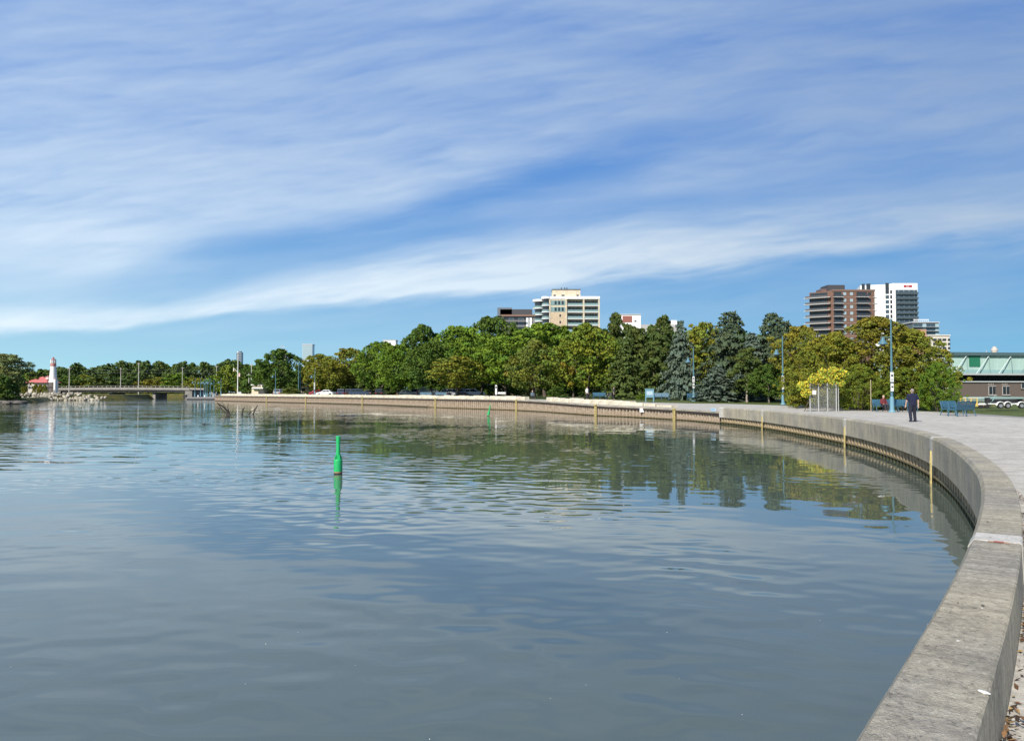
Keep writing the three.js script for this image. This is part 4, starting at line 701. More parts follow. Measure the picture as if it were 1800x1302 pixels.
{ // cream pavilion and gabled house near the river mouth
  const p = block('pavilion', 'cream stepped pavilion behind the far promenade', 452, 214), X = p.X, Y = p.Y, cr = mat(0.66, 0.57, 0.42);
  part(p.b, 'wall', box(X(463) - X(442), Y(684) , 4, (X(442) + X(463)) / 2, 0, -2), cr); part(p.b, 'lower_roof', box(X(464) - X(444), 0.3, 5.0, (X(444) + X(464)) / 2, Y(683), -1.6), whiteWall); part(p.b, 'clerestory', box(X(459) - X(442.5), 0.7, 3, (X(442.5) + X(459)) / 2, Y(681), -2), cr); part(p.b, 'upper_roof', box(X(455) - X(441), 0.28, 4.4, (X(441) + X(455)) / 2, Y(677), -2), whiteWall); part(p.b, 'doorway', box(1.6, 1.2, 0.08, X(459), 0, 0.03), charcoal);
  const h = block('gabled_house', 'cream house with sloping roof beside the two teal masts', 536, 214), x = h.X, y = h.Y;
  part(h.b, 'wall', box(x(546) - x(527), y(676), 5, (x(527) + x(546)) / 2, 0, -2.5), cr);
  part(h.b, 'roof', extrude([[x(527), y(676)], [x(549), y(676)], [x(549), y(670)], [x(530), y(656)], [x(527), y(658)]], 5.6).translate(0, 0, -5.3), mat(0.34, 0.28, 0.23)); part(h.b, 'gable_band', box(x(548) - x(527), 0.3, 0.2, (x(527) + x(548)) / 2, y(677), 0.45), whiteWall); part(h.b, 'window', box(1.0, 0.9, 0.08, x(533), y(688), 0.03), charcoal);
}

// ---------------------------------------------------------------- things on the water
{
  const green = mat(0.014, 0.50, 0.15, { roughness: 0.5, map: repeat(grainTex, 2, 1.2) }), rust = mat(0.26, 0.18, 0.10, { roughness: 0.9 }), black = mat(0.012, 0.013, 0.012, { roughness: 0.5 });
  const d0 = 3429 / (832 - 688), u = d0 / FOCAL;
  const R = 7.4 * u, H = (py) => (832 - py) * u;
  function buoy(label, x, d, tilt, turn, sc) {
    const b = thing('channel_buoy', label, 'buoy', [x, 0, -d], turn, 'green channel buoys'); b.rotation.z = tilt; b.scale.setScalar(sc);
    part(b, 'waterline_band', lathe([[0, -0.5], [R, -0.5], [R * 1.0, 0.015], [R, 0.03]], 24), black);
    part(b, 'fouling_band', lathe([[R, 0.03], [R * 1.006, 0.04], [R * 1.006, H(828.2)], [R, H(828)]], 24), rust);
    part(b, 'float', lathe([[R, H(828)], [R, H(809)], [R * 0.95, H(806.6)], [R * 0.62, H(806)]], 24), green);
    part(b, 'mast', lathe([[R * 0.40, H(807)], [R * 0.47, H(800)], [R * 0.5, H(797)], [R * 0.44, H(780)], [R * 0.52, H(779)], [R * 0.54, H(767)], [R * 0.50, H(766)], [0, H(766)]], 16), green);
    for (let k = 0; k < 4; k++) { const a = k * Math.PI / 2 + 0.4; part(b, 'lifting_lug', extrude([[R * 0.4, H(806.5)], [R * 0.92, H(806.5)], [R * 0.86, H(803)], [R * 0.5, H(798)], [R * 0.4, H(798)]], 0.02, 0.004).translate(0, 0, -0.01).rotateY(a), green); }
    return b;
  }
  buoy('bright green spar buoy floating upright in the open water', sightX(595, d0), d0, 0.0, 0.3, 1);
  const d1 = 3429 / (731 - 688); buoy('smaller looking green buoy leaning over near the far sheet piles', sightX(858, d1), d1, -0.20, 0.2, 0.98);
}
{ // drowned branches
  const wood = mat(0.050, 0.040, 0.034, { roughness: 0.95 });
  const d = 3429 / (728 - 688), u = d / FOCAL;
  const twig = (x, y, x2, y2, w, z = 0, z2 = z) => bar([(x - 410) * u, (728 - y) * u, z], [(x2 - 410) * u, (728 - y2) * u, z2], w * 1.7, w * 0.8, 5);
  const b = thing('drowned_branch', 'bare dead tree branches rising from the water', 'branch', [sightX(410, d), 0, -d]);
  part(b, 'main_limb', [twig(404, 732, 402, 724, 0.10), twig(402, 724, 394, 714, 0.08, 0, 0.4), twig(394, 714, 386, 708, 0.05, 0.4, 0.8)], wood);
  part(b, 'side_limb', [twig(404, 729, 392, 722, 0.08), twig(392, 722, 384, 714, 0.05, 0, -0.4), twig(384, 714, 379, 709, 0.035, -0.4, -0.6), twig(388, 718, 380, 716, 0.03)], wood);
  part(b, 'side_limb', [twig(405, 729, 400, 716, 0.05), twig(400, 716, 401, 708, 0.03), twig(398, 720, 390, 706, 0.03)], wood);
  part(b, 'low_limb', [twig(380, 731, 404, 729, 0.05), twig(379, 733, 379.5, 727, 0.03)], wood);
  const c = thing('drowned_branch', 'small dead twigs standing in the water between the larger branches', 'branch', [sightX(410, d), 0, -d]);
  part(c, 'upright_twig', [twig(426, 730, 427, 717, 0.06), twig(427, 722, 430, 715, 0.03), twig(424, 728, 428, 722, 0.03), twig(413, 728, 416, 723, 0.02)], wood);
  const e = thing('drowned_branch', 'forked dead branch at the right of the drowned tree', 'branch', [sightX(410, d), 0, -d]);
  part(e, 'fork', [twig(445, 729, 446, 725, 0.08), twig(446, 725, 451, 715, 0.06), twig(451, 715, 453, 712, 0.04), twig(437, 728, 446, 720, 0.04), twig(446, 720, 450, 717, 0.03)], wood);
  const d2 = 3429 / (746 - 688), u2 = d2 / FOCAL, f = thing('drowned_branch', 'small forked stick floating nearer than the drowned tree', 'branch', [sightX(358, d2), 0, -d2]);
  part(f, 'fork', [bar([0, -0.05, 0], [-2 * u2, 2 * u2, 0], 0.05, 0.03, 5), bar([0, 0, 0], [5 * u2, 3 * u2, 0.1], 0.04, 0.02, 5), bar([1 * u2, 0, 0], [12 * u2, 1 * u2, 0], 0.03, 0.015, 5)], wood);
  const st = thing('mooring_stake', 'thin dark stake standing in the water before the barge', 'stake', [sightX(320, 200), 0, -200]); part(st, 'shaft', cyl(0.06, 0.05, 1.3, 0, -0.5, 0, 6), wood); part(st, 'collar', cyl(0.09, 0.09, 0.08, 0, 0.5, 0, 6), wood);
}
{ // feathers and specks of leaf afloat
  const fm = mat(0.78, 0.76, 0.72, { roughness: 0.8 }), r = rng(64);
  const sh = (s) => { const g = extrude([[-1, 0], [-0.4, 0.28], [0.5, 0.22], [1, 0], [0.4, -0.24], [-0.5, -0.2]], 0.05).rotateX(-Math.PI / 2); const p = g.attributes.position; for (let i = 0; i < p.count; i++) p.setY(i, p.getY(i) + 0.10 * p.getX(i) ** 2); g.computeVertexNormals(); return g.scale(s, s, s); };
  const spots = [[757, 1292, 0.011], [471, 1128, 0.012], [1300, 1250, 0.009], [627, 1165, 0.008], [967, 1222, 0.007], [436, 1197, 0.007], [27, 1168, 0.009], [527, 1108, 0.008], [1170, 1108, 0.010], [1191, 1188, 0.007], [1437, 1087, 0.010], [1029, 1199, 0.006]];
  spots.forEach(([px, py, s]) => { const d = 3429 / (py - 688), m = solid('floating_feather', sh(s), fm, 'tiny white feather adrift on the near water', 'feather', 'feathers adrift on the near water'); m.position.set(sightX(px, d), 0.004, -d); m.rotation.y = r() * 6; });
}
{ // barge by the river mouth with its crowd of teal lamp posts
  const d = 240, u = d / FOCAL, b = thing('moored_barge', 'flat grey barge moored between bridge and promenade', 'barge', [sightX(358, d), 0, -d], -0.02), hull = mat(0.20, 0.195, 0.19, { roughness: 0.8 }), dk = mat(0.03, 0.03, 0.032);
  part(b, 'hull', extrude([[-27 * u, 0.75], [27 * u, 0.9], [27 * u, 0.2], [24 * u, -0.3], [-20 * u, -0.3], [-26 * u, 0.25]], 4.2, 0.05).translate(0, 0, -2.1), hull);
  part(b, 'fender', box(50 * u, 0.25, 0.2, 0, 0.06, 2.2), dk); part(b, 'deck_house', box(7 * u, 1.0, 2.4, 20 * u, 0.9, 0), mat(0.35, 0.33, 0.31)); for (const x of [-4, 8]) part(b, 'white_drum', cyl(0.22, 0.22, 0.6, x * u - 3 * u, 0.85, 1.2, 10), whiteWall);
  part(b, 'life_ring', new THREE.TorusGeometry(0.35, 0.1, 6, 14).translate(16 * u, 2.0, 1.3), whiteWall); part(b, 'motor', box(0.9, 1.3, 0.9, -33 * u, 0.2, 0), dk);
}

// ---------------------------------------------------------------- street furniture
const teal = mat(0.070, 0.165, 0.205, { roughness: 0.5 }), tealPale = mat(0.13, 0.27, 0.34, { roughness: 0.55 }), benchBlue = mat(0.036, 0.112, 0.170, { roughness: 0.5 }), benchSlat = mat(0.040, 0.122, 0.188, { roughness: 0.5 });
const signWhite = mat(0.72, 0.71, 0.69, { roughness: 0.6 }), signBlack = mat(0.02, 0.02, 0.022, { roughness: 0.6 });
function lampPost(label, x, d, gy, H, turn, o = {}) {     // bell lamp on a bracket to the -x side
  const p = thing('lamp_post', label, 'lamp post', [x, gy, -d], turn, o.group ?? 'bell lamp posts along the promenade');
  part(p, 'base', lathe([[0.26, 0], [0.26, 0.10], [0.17, 0.2], [0.155, 1.05], [0.12, 1.15], [0.105, 1.2]], 14), tealPale);
  part(p, 'pole', cyl(0.10, 0.055, H - 1.2, 0, 1.2, 0, 12), teal);
  part(p, 'bracket', [bar([0, H * 0.80, 0], [-0.62, H * 0.80 + 0.02, 0], 0.030), bar([-0.62, H * 0.80 + 0.02, 0], [-0.70, H * 0.80 - 0.06, 0], 0.03)], teal);
  const lamp = part(p, 'lamp_shade', lathe([[0.03, 0.12], [0.09, 0.10], [0.13, -0.02], [0.22, -0.22], [0.33, -0.38], [0.36, -0.44], [0.34, -0.45], [0.30, -0.38]], 18).translate(-0.70, H * 0.80 - 0.1, 0), teal);
  part(lamp, 'lens', lathe([[0, -0.62], [0.14, -0.58], [0.2, -0.42], [0, -0.4]], 14).translate(-0.70, H * 0.80 - 0.1, 0), mat(0.10, 0.09, 0.08, { roughness: 0.25 }));
  if (o.sign) { const s = part(p, 'notice', [box(0.28, 0.75, 0.03, -0.06, 2.35, 0.13), box(0.24, 0.6, 0.03, -0.06, 1.62, 0.14)], signWhite); part(s, 'print', [box(0.16, 0.16, 0.006, -0.06, 2.75, 0.147), box(0.18, 0.05, 0.006, -0.06, 2.5, 0.147), box(0.16, 0.12, 0.006, -0.06, 1.9, 0.157)], signBlack); }
  return p;
}
const lampAt = (px, d, H, label, o) => lampPost(label, sightX(px, d), d, groundY(d), H, o?.turn ?? 0.15, o);
lampAt(1568, 59.5, 7.25, 'tall teal bell lamp post nearest the walking man', { sign: true });
lampAt(1376.5, 82, 7.35, 'teal bell lamp post between the spruces and the thicket', { sign: true });
lampAt(1219.5, 96, 6.75, 'teal bell lamp post beside the blue spruce and benches', { sign: true });
lampAt(553, 176, 6.0, 'far teal lamp post beside the gabled house', { sign: true });
lampAt(484, 192, 6.4, 'far teal lamp post in front of the dark pointed maple');
for (const [px, top, base, lab] of [[344.5, 664, 691, 'lamp post at the left end of the barge group'], [351, 665, 691, 'second lamp post of the barge group'], [357, 665, 691, 'third lamp post of the barge group'], [360, 664, 691, 'fourth lamp post of the barge group'], [364, 667, 691, 'fifth lamp post of the barge group'], [366, 664, 691, 'sixth lamp post of the barge group'], [371, 665, 691, 'seventh lamp post of the barge group'], [376.5, 666, 690, 'lamp post at the right end of the barge group'], [387.5, 667, 690, 'single lamp post right of the barge group']]) {
  const d = 239, gy = 0.9; lampPost('teal ' + lab, sightX(px, d), d - (px % 3) * 0.6 + 0.6, px > 380 ? 1.4 : gy, sightY(top, d) - gy, 0.2, { group: 'lamp posts crowded on the barge' });
}
for (const [px, lab, dz] of [[524.6, 'left of two thin teal masts by the gabled house', 0], [527.6, 'right of two thin teal masts by the gabled house', 0.5]]) { const d = 200 + dz, gy = 1.44, H = sightY(639, d) - gy, p = thing('mast', lab, 'mast', [sightX(px, d), gy, -d], 0, 'twin masts'); part(p, 'shaft', cyl(0.13, 0.09, H, 0, 0, 0, 8), teal); part(p, 'cap', new THREE.SphereGeometry(0.16, 8, 6).translate(0, H, 0), tealPale); }
{ // flagpole with a gaff
  const d = 205, gy = 1.44, H = sightY(619, d) - gy, p = thing('flagpole', 'tall white flagpole with gaff and small drooping flag', 'flagpole', [sightX(417.5, d), gy, -d]), wm = mat(0.74, 0.72, 0.68, { roughness: 0.5 }), u = d / FOCAL;
  part(p, 'shaft', cyl(0.15, 0.08, H, 0, 0, 0, 10), wm); part(p, 'finial', new THREE.SphereGeometry(0.22, 10, 8).translate(0, H, 0), wm); const g = part(p, 'gaff', bar([0, 41 * u, 0], [-8 * u, 49 * u, 0], 0.07, 0.05), wm);
  const cloth = new THREE.PlaneGeometry(0.55, 0.95, 6, 6), q = cloth.attributes.position; for (let i = 0; i < q.count; i++) q.setZ(i, 0.10 * Math.sin(q.getX(i) * 13 + q.getY(i) * 2)); cloth.computeVertexNormals();
  part(p, 'flag', cloth.clone().translate(0.35, 36.5 * u, 0), mat(0.70, 0.50, 0.46)); part(p, 'flag', cloth.clone().scale(0.6, 0.8, 1).translate(-7.4 * u, 45.4 * u, 0), mat(0.72, 0.66, 0.55)); part(p, 'plinth', box(1.0, 1.0, 0.8, 0.6, 0, 0), mat(0.5, 0.5, 0.5));
}
function bench(label, x, d, gy, turn, o = {}) {          // faces local +z
  const b = thing('bench', label, 'bench', [x, gy, -d], turn, o.group ?? 'blue promenade benches'), W = o.w ?? 1.8;
  for (let k = 0; k < 5; k++) part(b, 'seat_slat', box(W, 0.035, 0.085, 0, 0.43, -0.18 + k * 0.098), benchSlat);
  for (let k = 0; k < 5; k++) part(b, 'back_slat', box(W, 0.085, 0.03, 0, 0.50 + k * 0.095, -0.235 - k * 0.028, 0, -0.28), benchSlat);
  for (const sx of o.frames ?? [-0.48, 0.0, 0.48]) {
    const q = sx * W; const f = part(b, 'side_frame', [bar([q, 0, 0.28], [q, 0.44, 0.20], 0.03, 0.03, 6), bar([q, 0, -0.36], [q, 0.44, -0.20], 0.03, 0.03, 6), bar([q, 0.42, 0.24], [q, 0.42, -0.24], 0.03, 0.03, 6), bar([q, 0.44, -0.20], [q, 0.96, -0.37], 0.028, 0.024, 6)], benchBlue);
    part(f, 'arm_rest', [bar([q, 0.44, 0.24], [q, 0.64, 0.25], 0.022, 0.022, 6), bar([q, 0.64, 0.27], [q, 0.66, -0.27], 0.026, 0.026, 6)], benchBlue);
  }
  return b;
}
const benchAt = (px, d, turn, label, o) => bench(label, sightX(px, d), d, groundY(d), turn, o);
benchAt(1690, 49.5, -2.62, 'blue slatted bench with its back turned beside the grass kerb', { w: 2.1 });
benchAt(1674, 51.3, 0.35, 'low blue bench partly hidden behind the double bench', { w: 1.4 });
benchAt(1592, 60.5, 0.2, 'blue bench right of the nearest lamp post behind the man');
benchAt(1556, 61.0, 0.1, 'blue bench where the person in red sits');
benchAt(1163, 100, -0.2, 'blue bench beside the info board', { w: 1.9 });
benchAt(1222, 97, 0.2, 'blue bench at the foot of the lamp post by the blue spruce', { w: 1.9 });
benchAt(1241, 95.5, -0.3, 'blue bench at the edge of the shaded lawn', { w: 1.8 });
benchAt(1054, 108, 0.1, 'blue bench beside the person in white under the orange maple');
benchAt(748, 143, 0.0, 'teal bench before the parked cars under the dark maple', { w: 2.2 });
benchAt(775, 141, 0.0, 'second teal bench before the parked cars under the locust', { w: 2.2 });
{ // info boards
  const d = 92, gy = groundY(d), b = thing('info_board', 'pale blue standing information board by the promenade', 'sign', [sightX(1142, d), gy, -d], 0.25), blue = mat(0.20, 0.37, 0.46, { roughness: 0.5 });
  for (const x of [-0.5, 0.5]) part(b, 'post', box(0.09, 1.55, 0.09, x, 0, 0), blue); const pn = part(b, 'panel', box(0.92, 0.95, 0.06, 0, 0.55, 0), blue); part(pn, 'print', box(0.78, 0.45, 0.012, 0, 0.85, 0.034), mat(0.50, 0.62, 0.68)); part(b, 'cap', box(1.14, 0.06, 0.16, 0, 1.55, 0), blue);
  const d2 = 118, s = thing('notice_post', 'white notice post with low white table board under the locust', 'sign', [sightX(872, d2), groundY(d2), -d2]); part(s, 'post', box(0.28, 1.5, 0.1, 0, 0.6, 0), signWhite); part(s, 'table_board', box(1.2, 0.3, 0.6, 0.85, 0.72, 0), signWhite); part(s, 'leg', [box(0.08, 0.75, 0.08, 0.5, 0, 0), box(0.08, 0.75, 0.08, 1.2, 0, 0)], signBlack); part(s, 'print', box(0.2, 0.3, 0.01, 0, 1.6, 0.056), signBlack);
  const q = shore(S_END + 2.1, -0.012, 1.0), yaw = shoreYaw(S_END + 2.1), pl = thing('wall_plaque', 'small pale blue plaque on the end of the concrete coping', 'sign', [q.x, q.y, q.z], yaw); part(pl, 'plate', box(0.9, 0.26, 0.03, 0, -0.05, 0), mat(0.42, 0.60, 0.72)); part(pl, 'print', box(0.7, 0.05, 0.044, 0, 0.08, 0), mat(0.15, 0.25, 0.4));
  const w = shore(nearestS(12.5, 74), 0.05), wb = thing('white_box', 'small white box on the wall cap beside the yellow ladder', 'box', [w.x, groundY(-w.z) + 0.02, w.z]); part(wb, 'body', box(0.4, 0.35, 0.3, 0, -0.5, 0.1), signWhite); part(wb, 'lid', box(0.44, 0.05, 0.34, 0, -0.15, 0.1), signWhite);
}
// yellow ladders at the joints of the wall
{
  const at = [[S_A, 0], [S_B, 0], [S_C, 0], ...MARKS.map((s) => [s, 1])], where = ['on the sharp curve nearest the walker', 'below the white joint near the gate', 'below the last white joint of the coping', 'where the concrete coping has ended', 'left of the blue info board', 'under the reddish maple', 'below the dark maple and parked cars', 'far off below the olive trees', 'near the twin teal masts', 'at the far end of the sheet piles'];
  at.forEach(([s, far], k) => {
    const p = shore(s, far ? -0.05 : -0.02), top = far ? groundY(-p.z) - 0.02 : 0.80, yaw = shoreYaw(s), l = thing('safety_ladder', `yellow steel ladder ${where[k]}`, 'ladder', [p.x, 0, p.z], yaw, 'yellow ladders on the sea wall'), w = far ? 0.13 : 0.05;
    for (const x of [-w, w]) part(l, 'rail', box(0.07, top + 0.55, far ? 0.08 : 0.03, x, -0.55, 0), yellowPaint);
    for (let y = -0.3; y < top - 0.05; y += 0.28) part(l, 'rung', box(w * 2 - 0.07, 0.10, 0.05, 0, y, 0), yellowPaint);
    part(l, 'top_bracket', box(w * 2 + (far ? 0.2 : 0.06), 0.12, far ? 0.14 : 0.035, 0, top - 0.02, far ? -0.03 : 0.0), yellowPaint);
  });
}
// limestone blocks as a ledge behind the far promenade edge
{
  const lime = [[0.76, 0.72, 0.64], [0.71, 0.67, 0.585], [0.80, 0.76, 0.68]].map((c) => mat(...c, { map: stoneTex, roughness: 0.95 })), r = rng(57), ledge = thing('limestone_ledge', 'long row of pale limestone blocks along the far promenade', 'stone wall');
  const gs = [1, 2, 3].map((k) => { const g = new RoundedBoxGeometry(1, 1, 1, 2, 0.06), p = g.attributes.position; for (let i = 0; i < p.count; i++) { const n = noise3(p.getX(i) * 3 + k * 7, p.getY(i) * 3, p.getZ(i) * 3); p.setXYZ(i, p.getX(i) * (1 + 0.05 * n), p.getY(i) * (1 + 0.10 * n), p.getZ(i) * (1 + 0.08 * n)); } g.computeVertexNormals(); return g; });
  let s = S_LEDGE; const gap = [MARKS[2] - 7.0, MARKS[2] - 2.6];
  while (s < SHORE_LEN - 4) {
    const L = 1.5 + r() * 1.3, off = lerp(2.6, 1.3, sstep(S_LEDGE, MARKS[2], s)), c = shore(s + L / 2, off), hgt = (0.22 + 0.26 * sstep(S_LEDGE, MARKS[1], s)) * (0.85 + r() * 0.3);
    if (!(s > gap[0] && s < gap[1])) { const m = part(ledge, 'stone_block', gs[Math.floor(r() * 3)], lime[Math.floor(r() * 3)]); m.position.set(c.x, groundY(-c.z) + hgt * 0.45, c.z); m.scale.set(L - 0.05, hgt, 0.75 + r() * 0.2); m.rotation.y = shoreYaw(s + L / 2) + (r() - 0.5) * 0.05; }
    s += L;
  }
}

// ---------------------------------------------------------------- people: one smooth body each, clothes over it
function blobMesh(bones, cell, blend = 0.03) {        // bones: [a, b, ra, rb]; smooth union, meshed with surface nets
  let lo = [1e9, 1e9, 1e9], hi = [-1e9, -1e9, -1e9];
  for (const [a, b, ra, rb] of bones) for (let k = 0; k < 3; k++) { lo[k] = Math.min(lo[k], a[k] - ra, b[k] - rb); hi[k] = Math.max(hi[k], a[k] + ra, b[k] + rb); }
  lo = lo.map((v) => v - cell * 2); const n = hi.map((v, k) => Math.ceil((v + cell * 2 - lo[k]) / cell) + 1), [nx, ny, nz] = n, F = new Float32Array(nx * ny * nz).fill(1);
  const id = (i, j, k) => i + nx * (j + ny * k);
  for (let k = 0; k < nz; k++) for (let j = 0; j < ny; j++) for (let i = 0; i < nx; i++) {
    const p = [lo[0] + i * cell, lo[1] + j * cell, lo[2] + k * cell]; let f = 1;
    for (const [a, b, ra, rb] of bones) { const ab = [b[0] - a[0], b[1] - a[1], b[2] - a[2]], ap = [p[0] - a[0], p[1] - a[1], p[2] - a[2]], t = clamp((ab[0] * ap[0] + ab[1] * ap[1] + ab[2] * ap[2]) / Math.max(1e-9, ab[0] ** 2 + ab[1] ** 2 + ab[2] ** 2)), dd = Math.hypot(ap[0] - ab[0] * t, ap[1] - ab[1] * t, ap[2] - ab[2] * t) - lerp(ra, rb, t); const h = clamp(0.5 + 0.5 * (f - dd) / blend); f = lerp(f, dd, h) - blend * h * (1 - h); }
    F[id(i, j, k)] = f;
  }
  const V = [], I = [], map = new Int32Array(nx * ny * nz).fill(-1);
  for (let k = 0; k < nz - 1; k++) for (let j = 0; j < ny - 1; j++) for (let i = 0; i < nx - 1; i++) {
    let c = 0, s = [0, 0, 0]; const e = [];
    for (let q = 0; q < 8; q++) e.push(F[id(i + (q & 1), j + ((q >> 1) & 1), k + (q >> 2))]);
    for (let q = 0; q < 8; q++) for (const m of [1, 2, 4]) if (!(q & m)) { const a = e[q], b = e[q | m]; if ((a < 0) !== (b < 0)) { const t = a / (a - b); c++; s[0] += (q & 1) + (m === 1 ? t : 0); s[1] += ((q >> 1) & 1) + (m === 2 ? t : 0); s[2] += (q >> 2) + (m === 4 ? t : 0); } }
    if (c) { map[id(i, j, k)] = V.length / 3; V.push(lo[0] + (i + s[0] / c) * cell, lo[1] + (j + s[1] / c) * cell, lo[2] + (k + s[2] / c) * cell); }
  }
  const quad = (a, b, c, d, flip) => { if (a < 0 || b < 0 || c < 0 || d < 0) return; flip ? I.push(a, c, b, a, d, c) : I.push(a, b, c, a, c, d); };
  for (let k = 1; k < nz - 1; k++) for (let j = 1; j < ny - 1; j++) for (let i = 1; i < nx - 1; i++) {
    const a = F[id(i, j, k)] < 0;
    if (a !== F[id(i + 1, j, k)] < 0) quad(map[id(i, j - 1, k - 1)], map[id(i, j, k - 1)], map[id(i, j, k)], map[id(i, j - 1, k)], !a);
    if (a !== F[id(i, j + 1, k)] < 0) quad(map[id(i - 1, j, k - 1)], map[id(i - 1, j, k)], map[id(i, j, k)], map[id(i, j, k - 1)], !a);
    if (a !== F[id(i, j, k + 1)] < 0) quad(map[id(i - 1, j - 1, k)], map[id(i, j - 1, k)], map[id(i, j, k)], map[id(i - 1, j, k)], !a);
  }
  const g = new THREE.BufferGeometry(); g.setAttribute('position', new THREE.Float32BufferAttribute(V, 3)); g.setIndex(I); g.computeVertexNormals(); return g;
}
const skin = mat(0.52, 0.33, 0.25, { roughness: 0.6 });
function fingers(w, dir, side) {                      // palm and five curled fingers from the wrist w, pointing along dir
  const [x, y, z] = w, L = (t, o, f) => [x + dir[0] * t + side * o, y + dir[1] * t, z + dir[2] * t + f], out = [[w, L(0.075, 0, 0), 0.028, 0.036]];
  for (let k = 0; k < 4; k++) { const f = -0.03 + k * 0.02, len = [0.155, 0.175, 0.168, 0.145][k]; out.push([L(0.08, 0, f), L(len * 0.8, -0.004, f), 0.0115, 0.010], [L(len * 0.8, -0.004, f), L(len, -0.022, f), 0.010, 0.008]); }
  out.push([L(0.03, -0.01, -0.028), L(0.09, -0.02, -0.055), 0.014, 0.011]); return out;
}
{ // the walking man, seen from behind
  const d = 40.6, m = thing('person', 'man in navy polo shirt and dark trousers walking away', 'person', [sightX(1604, d), 0.944, -d], -0.10);
  // walks towards -z; local x to the right
  const hipL = [-0.10, 0.90, 0.0], hipR = [0.10, 0.90, 0.0], kneeL = [-0.135, 0.49, 0.02], ankL = [-0.17, 0.10, 0.22], kneeR = [0.13, 0.48, -0.10], ankR = [0.155, 0.085, -0.08];
  const shL = [-0.19, 1.40, 0.0], shR = [0.19, 1.40, 0.0], elL = [-0.275, 1.12, -0.03], elR = [0.27, 1.12, 0.05], wrL = [-0.285, 0.88, -0.13], wrR = [0.285, 0.87, 0.02];
  const head = [[0, 1.60, -0.01], [0, 1.66, 0.005], 0.080, 0.088];
  const body = [[[0, 0.98, 0], [0, 1.15, 0.0], 0.14, 0.145], [[-0.06, 1.15, 0], [-0.08, 1.34, 0], 0.12, 0.12], [[0.06, 1.15, 0], [0.08, 1.34, 0], 0.12, 0.12], [[0, 1.38, 0], [0, 1.54, -0.01], 0.062, 0.056], head, [[0, 1.585, -0.055], [0, 1.565, -0.07], 0.035, 0.026], [[0, 1.625, -0.085], [0, 1.61, -0.108], 0.012, 0.014], [[-0.082, 1.62, 0.01], [-0.088, 1.60, 0.01], 0.016, 0.012], [[0.082, 1.62, 0.01], [0.088, 1.60, 0.01], 0.016, 0.012], [shL, elL, 0.055, 0.044], [elL, wrL, 0.044, 0.030], [shR, elR, 0.055, 0.044], [elR, wrR, 0.044, 0.030], ...fingers(wrL, [-0.05, -0.95, -0.25], 1), ...fingers(wrR, [0.05, -0.98, -0.10], -1), [hipL, kneeL, 0.085, 0.06], [kneeL, ankL, 0.058, 0.04], [hipR, kneeR, 0.085, 0.06], [kneeR, ankR, 0.058, 0.04]];
  part(m, 'body', blobMesh(body, 0.0125, 0.02), skin);
  part(m, 'polo_shirt', blobMesh([[[-0.03, 0.93, 0], [-0.04, 1.15, 0.0], 0.165, 0.160], [[0.03, 0.93, 0], [0.04, 1.15, 0.0], 0.165, 0.160], [[-0.05, 1.15, 0], [-0.085, 1.345, 0.0], 0.145, 0.128], [[0.05, 1.15, 0], [0.085, 1.345, 0.0], 0.145, 0.128], [shL, [-0.255, 1.20, -0.01], 0.082, 0.074], [shR, [0.252, 1.20, 0.03], 0.082, 0.074], [[0, 1.42, 0], [0, 1.475, -0.005], 0.085, 0.070]], 0.014, 0.04), mat(0.006, 0.009, 0.034, { roughness: 0.9 }));
  part(m, 'trousers', blobMesh([[[-0.07, 0.93, 0], [0.07, 0.93, 0], 0.145, 0.145], [[-0.085, 0.86, 0.01], [-0.13, 0.50, 0.025], 0.112, 0.082], [[-0.13, 0.50, 0.025], [-0.17, 0.11, 0.21], 0.082, 0.070], [[0.085, 0.86, 0.01], [0.128, 0.49, -0.09], 0.112, 0.082], [[0.128, 0.49, -0.09], [0.155, 0.09, -0.075], 0.082, 0.072]], 0.014, 0.03), mat(0.013, 0.015, 0.028, { roughness: 0.9 }));
  for (const [x, z, ry, lift] of [[-0.17, 0.20, 0.45, 0.04], [0.155, -0.11, 0.0, 0.0]]) part(m, 'shoe', blobMesh([[[x, 0.045 + lift, z + 0.05], [x, 0.04 + lift * 0.3, z - 0.14], 0.044, 0.038], [[x, 0.04 + lift * 0.3, z - 0.14], [x, 0.038, z - 0.18], 0.038, 0.032]], 0.012, 0.02), mat(0.012, 0.011, 0.011, { roughness: 0.5 }));
  part(m, 'hair', blobMesh([[[0, 1.655, 0.03], [0, 1.67, 0.01], 0.080, 0.084], [[0, 1.60, 0.045], [0, 1.65, 0.035], 0.062, 0.070]], 0.012, 0.02), mat(0.24, 0.20, 0.17, { roughness: 0.9 }));
  part(m, 'belt', new THREE.TorusGeometry(0.158, 0.018, 6, 22).rotateX(Math.PI / 2).scale(1.12, 1.2, 1.0).translate(0, 0.935, 0), mat(0.02, 0.012, 0.010));
}
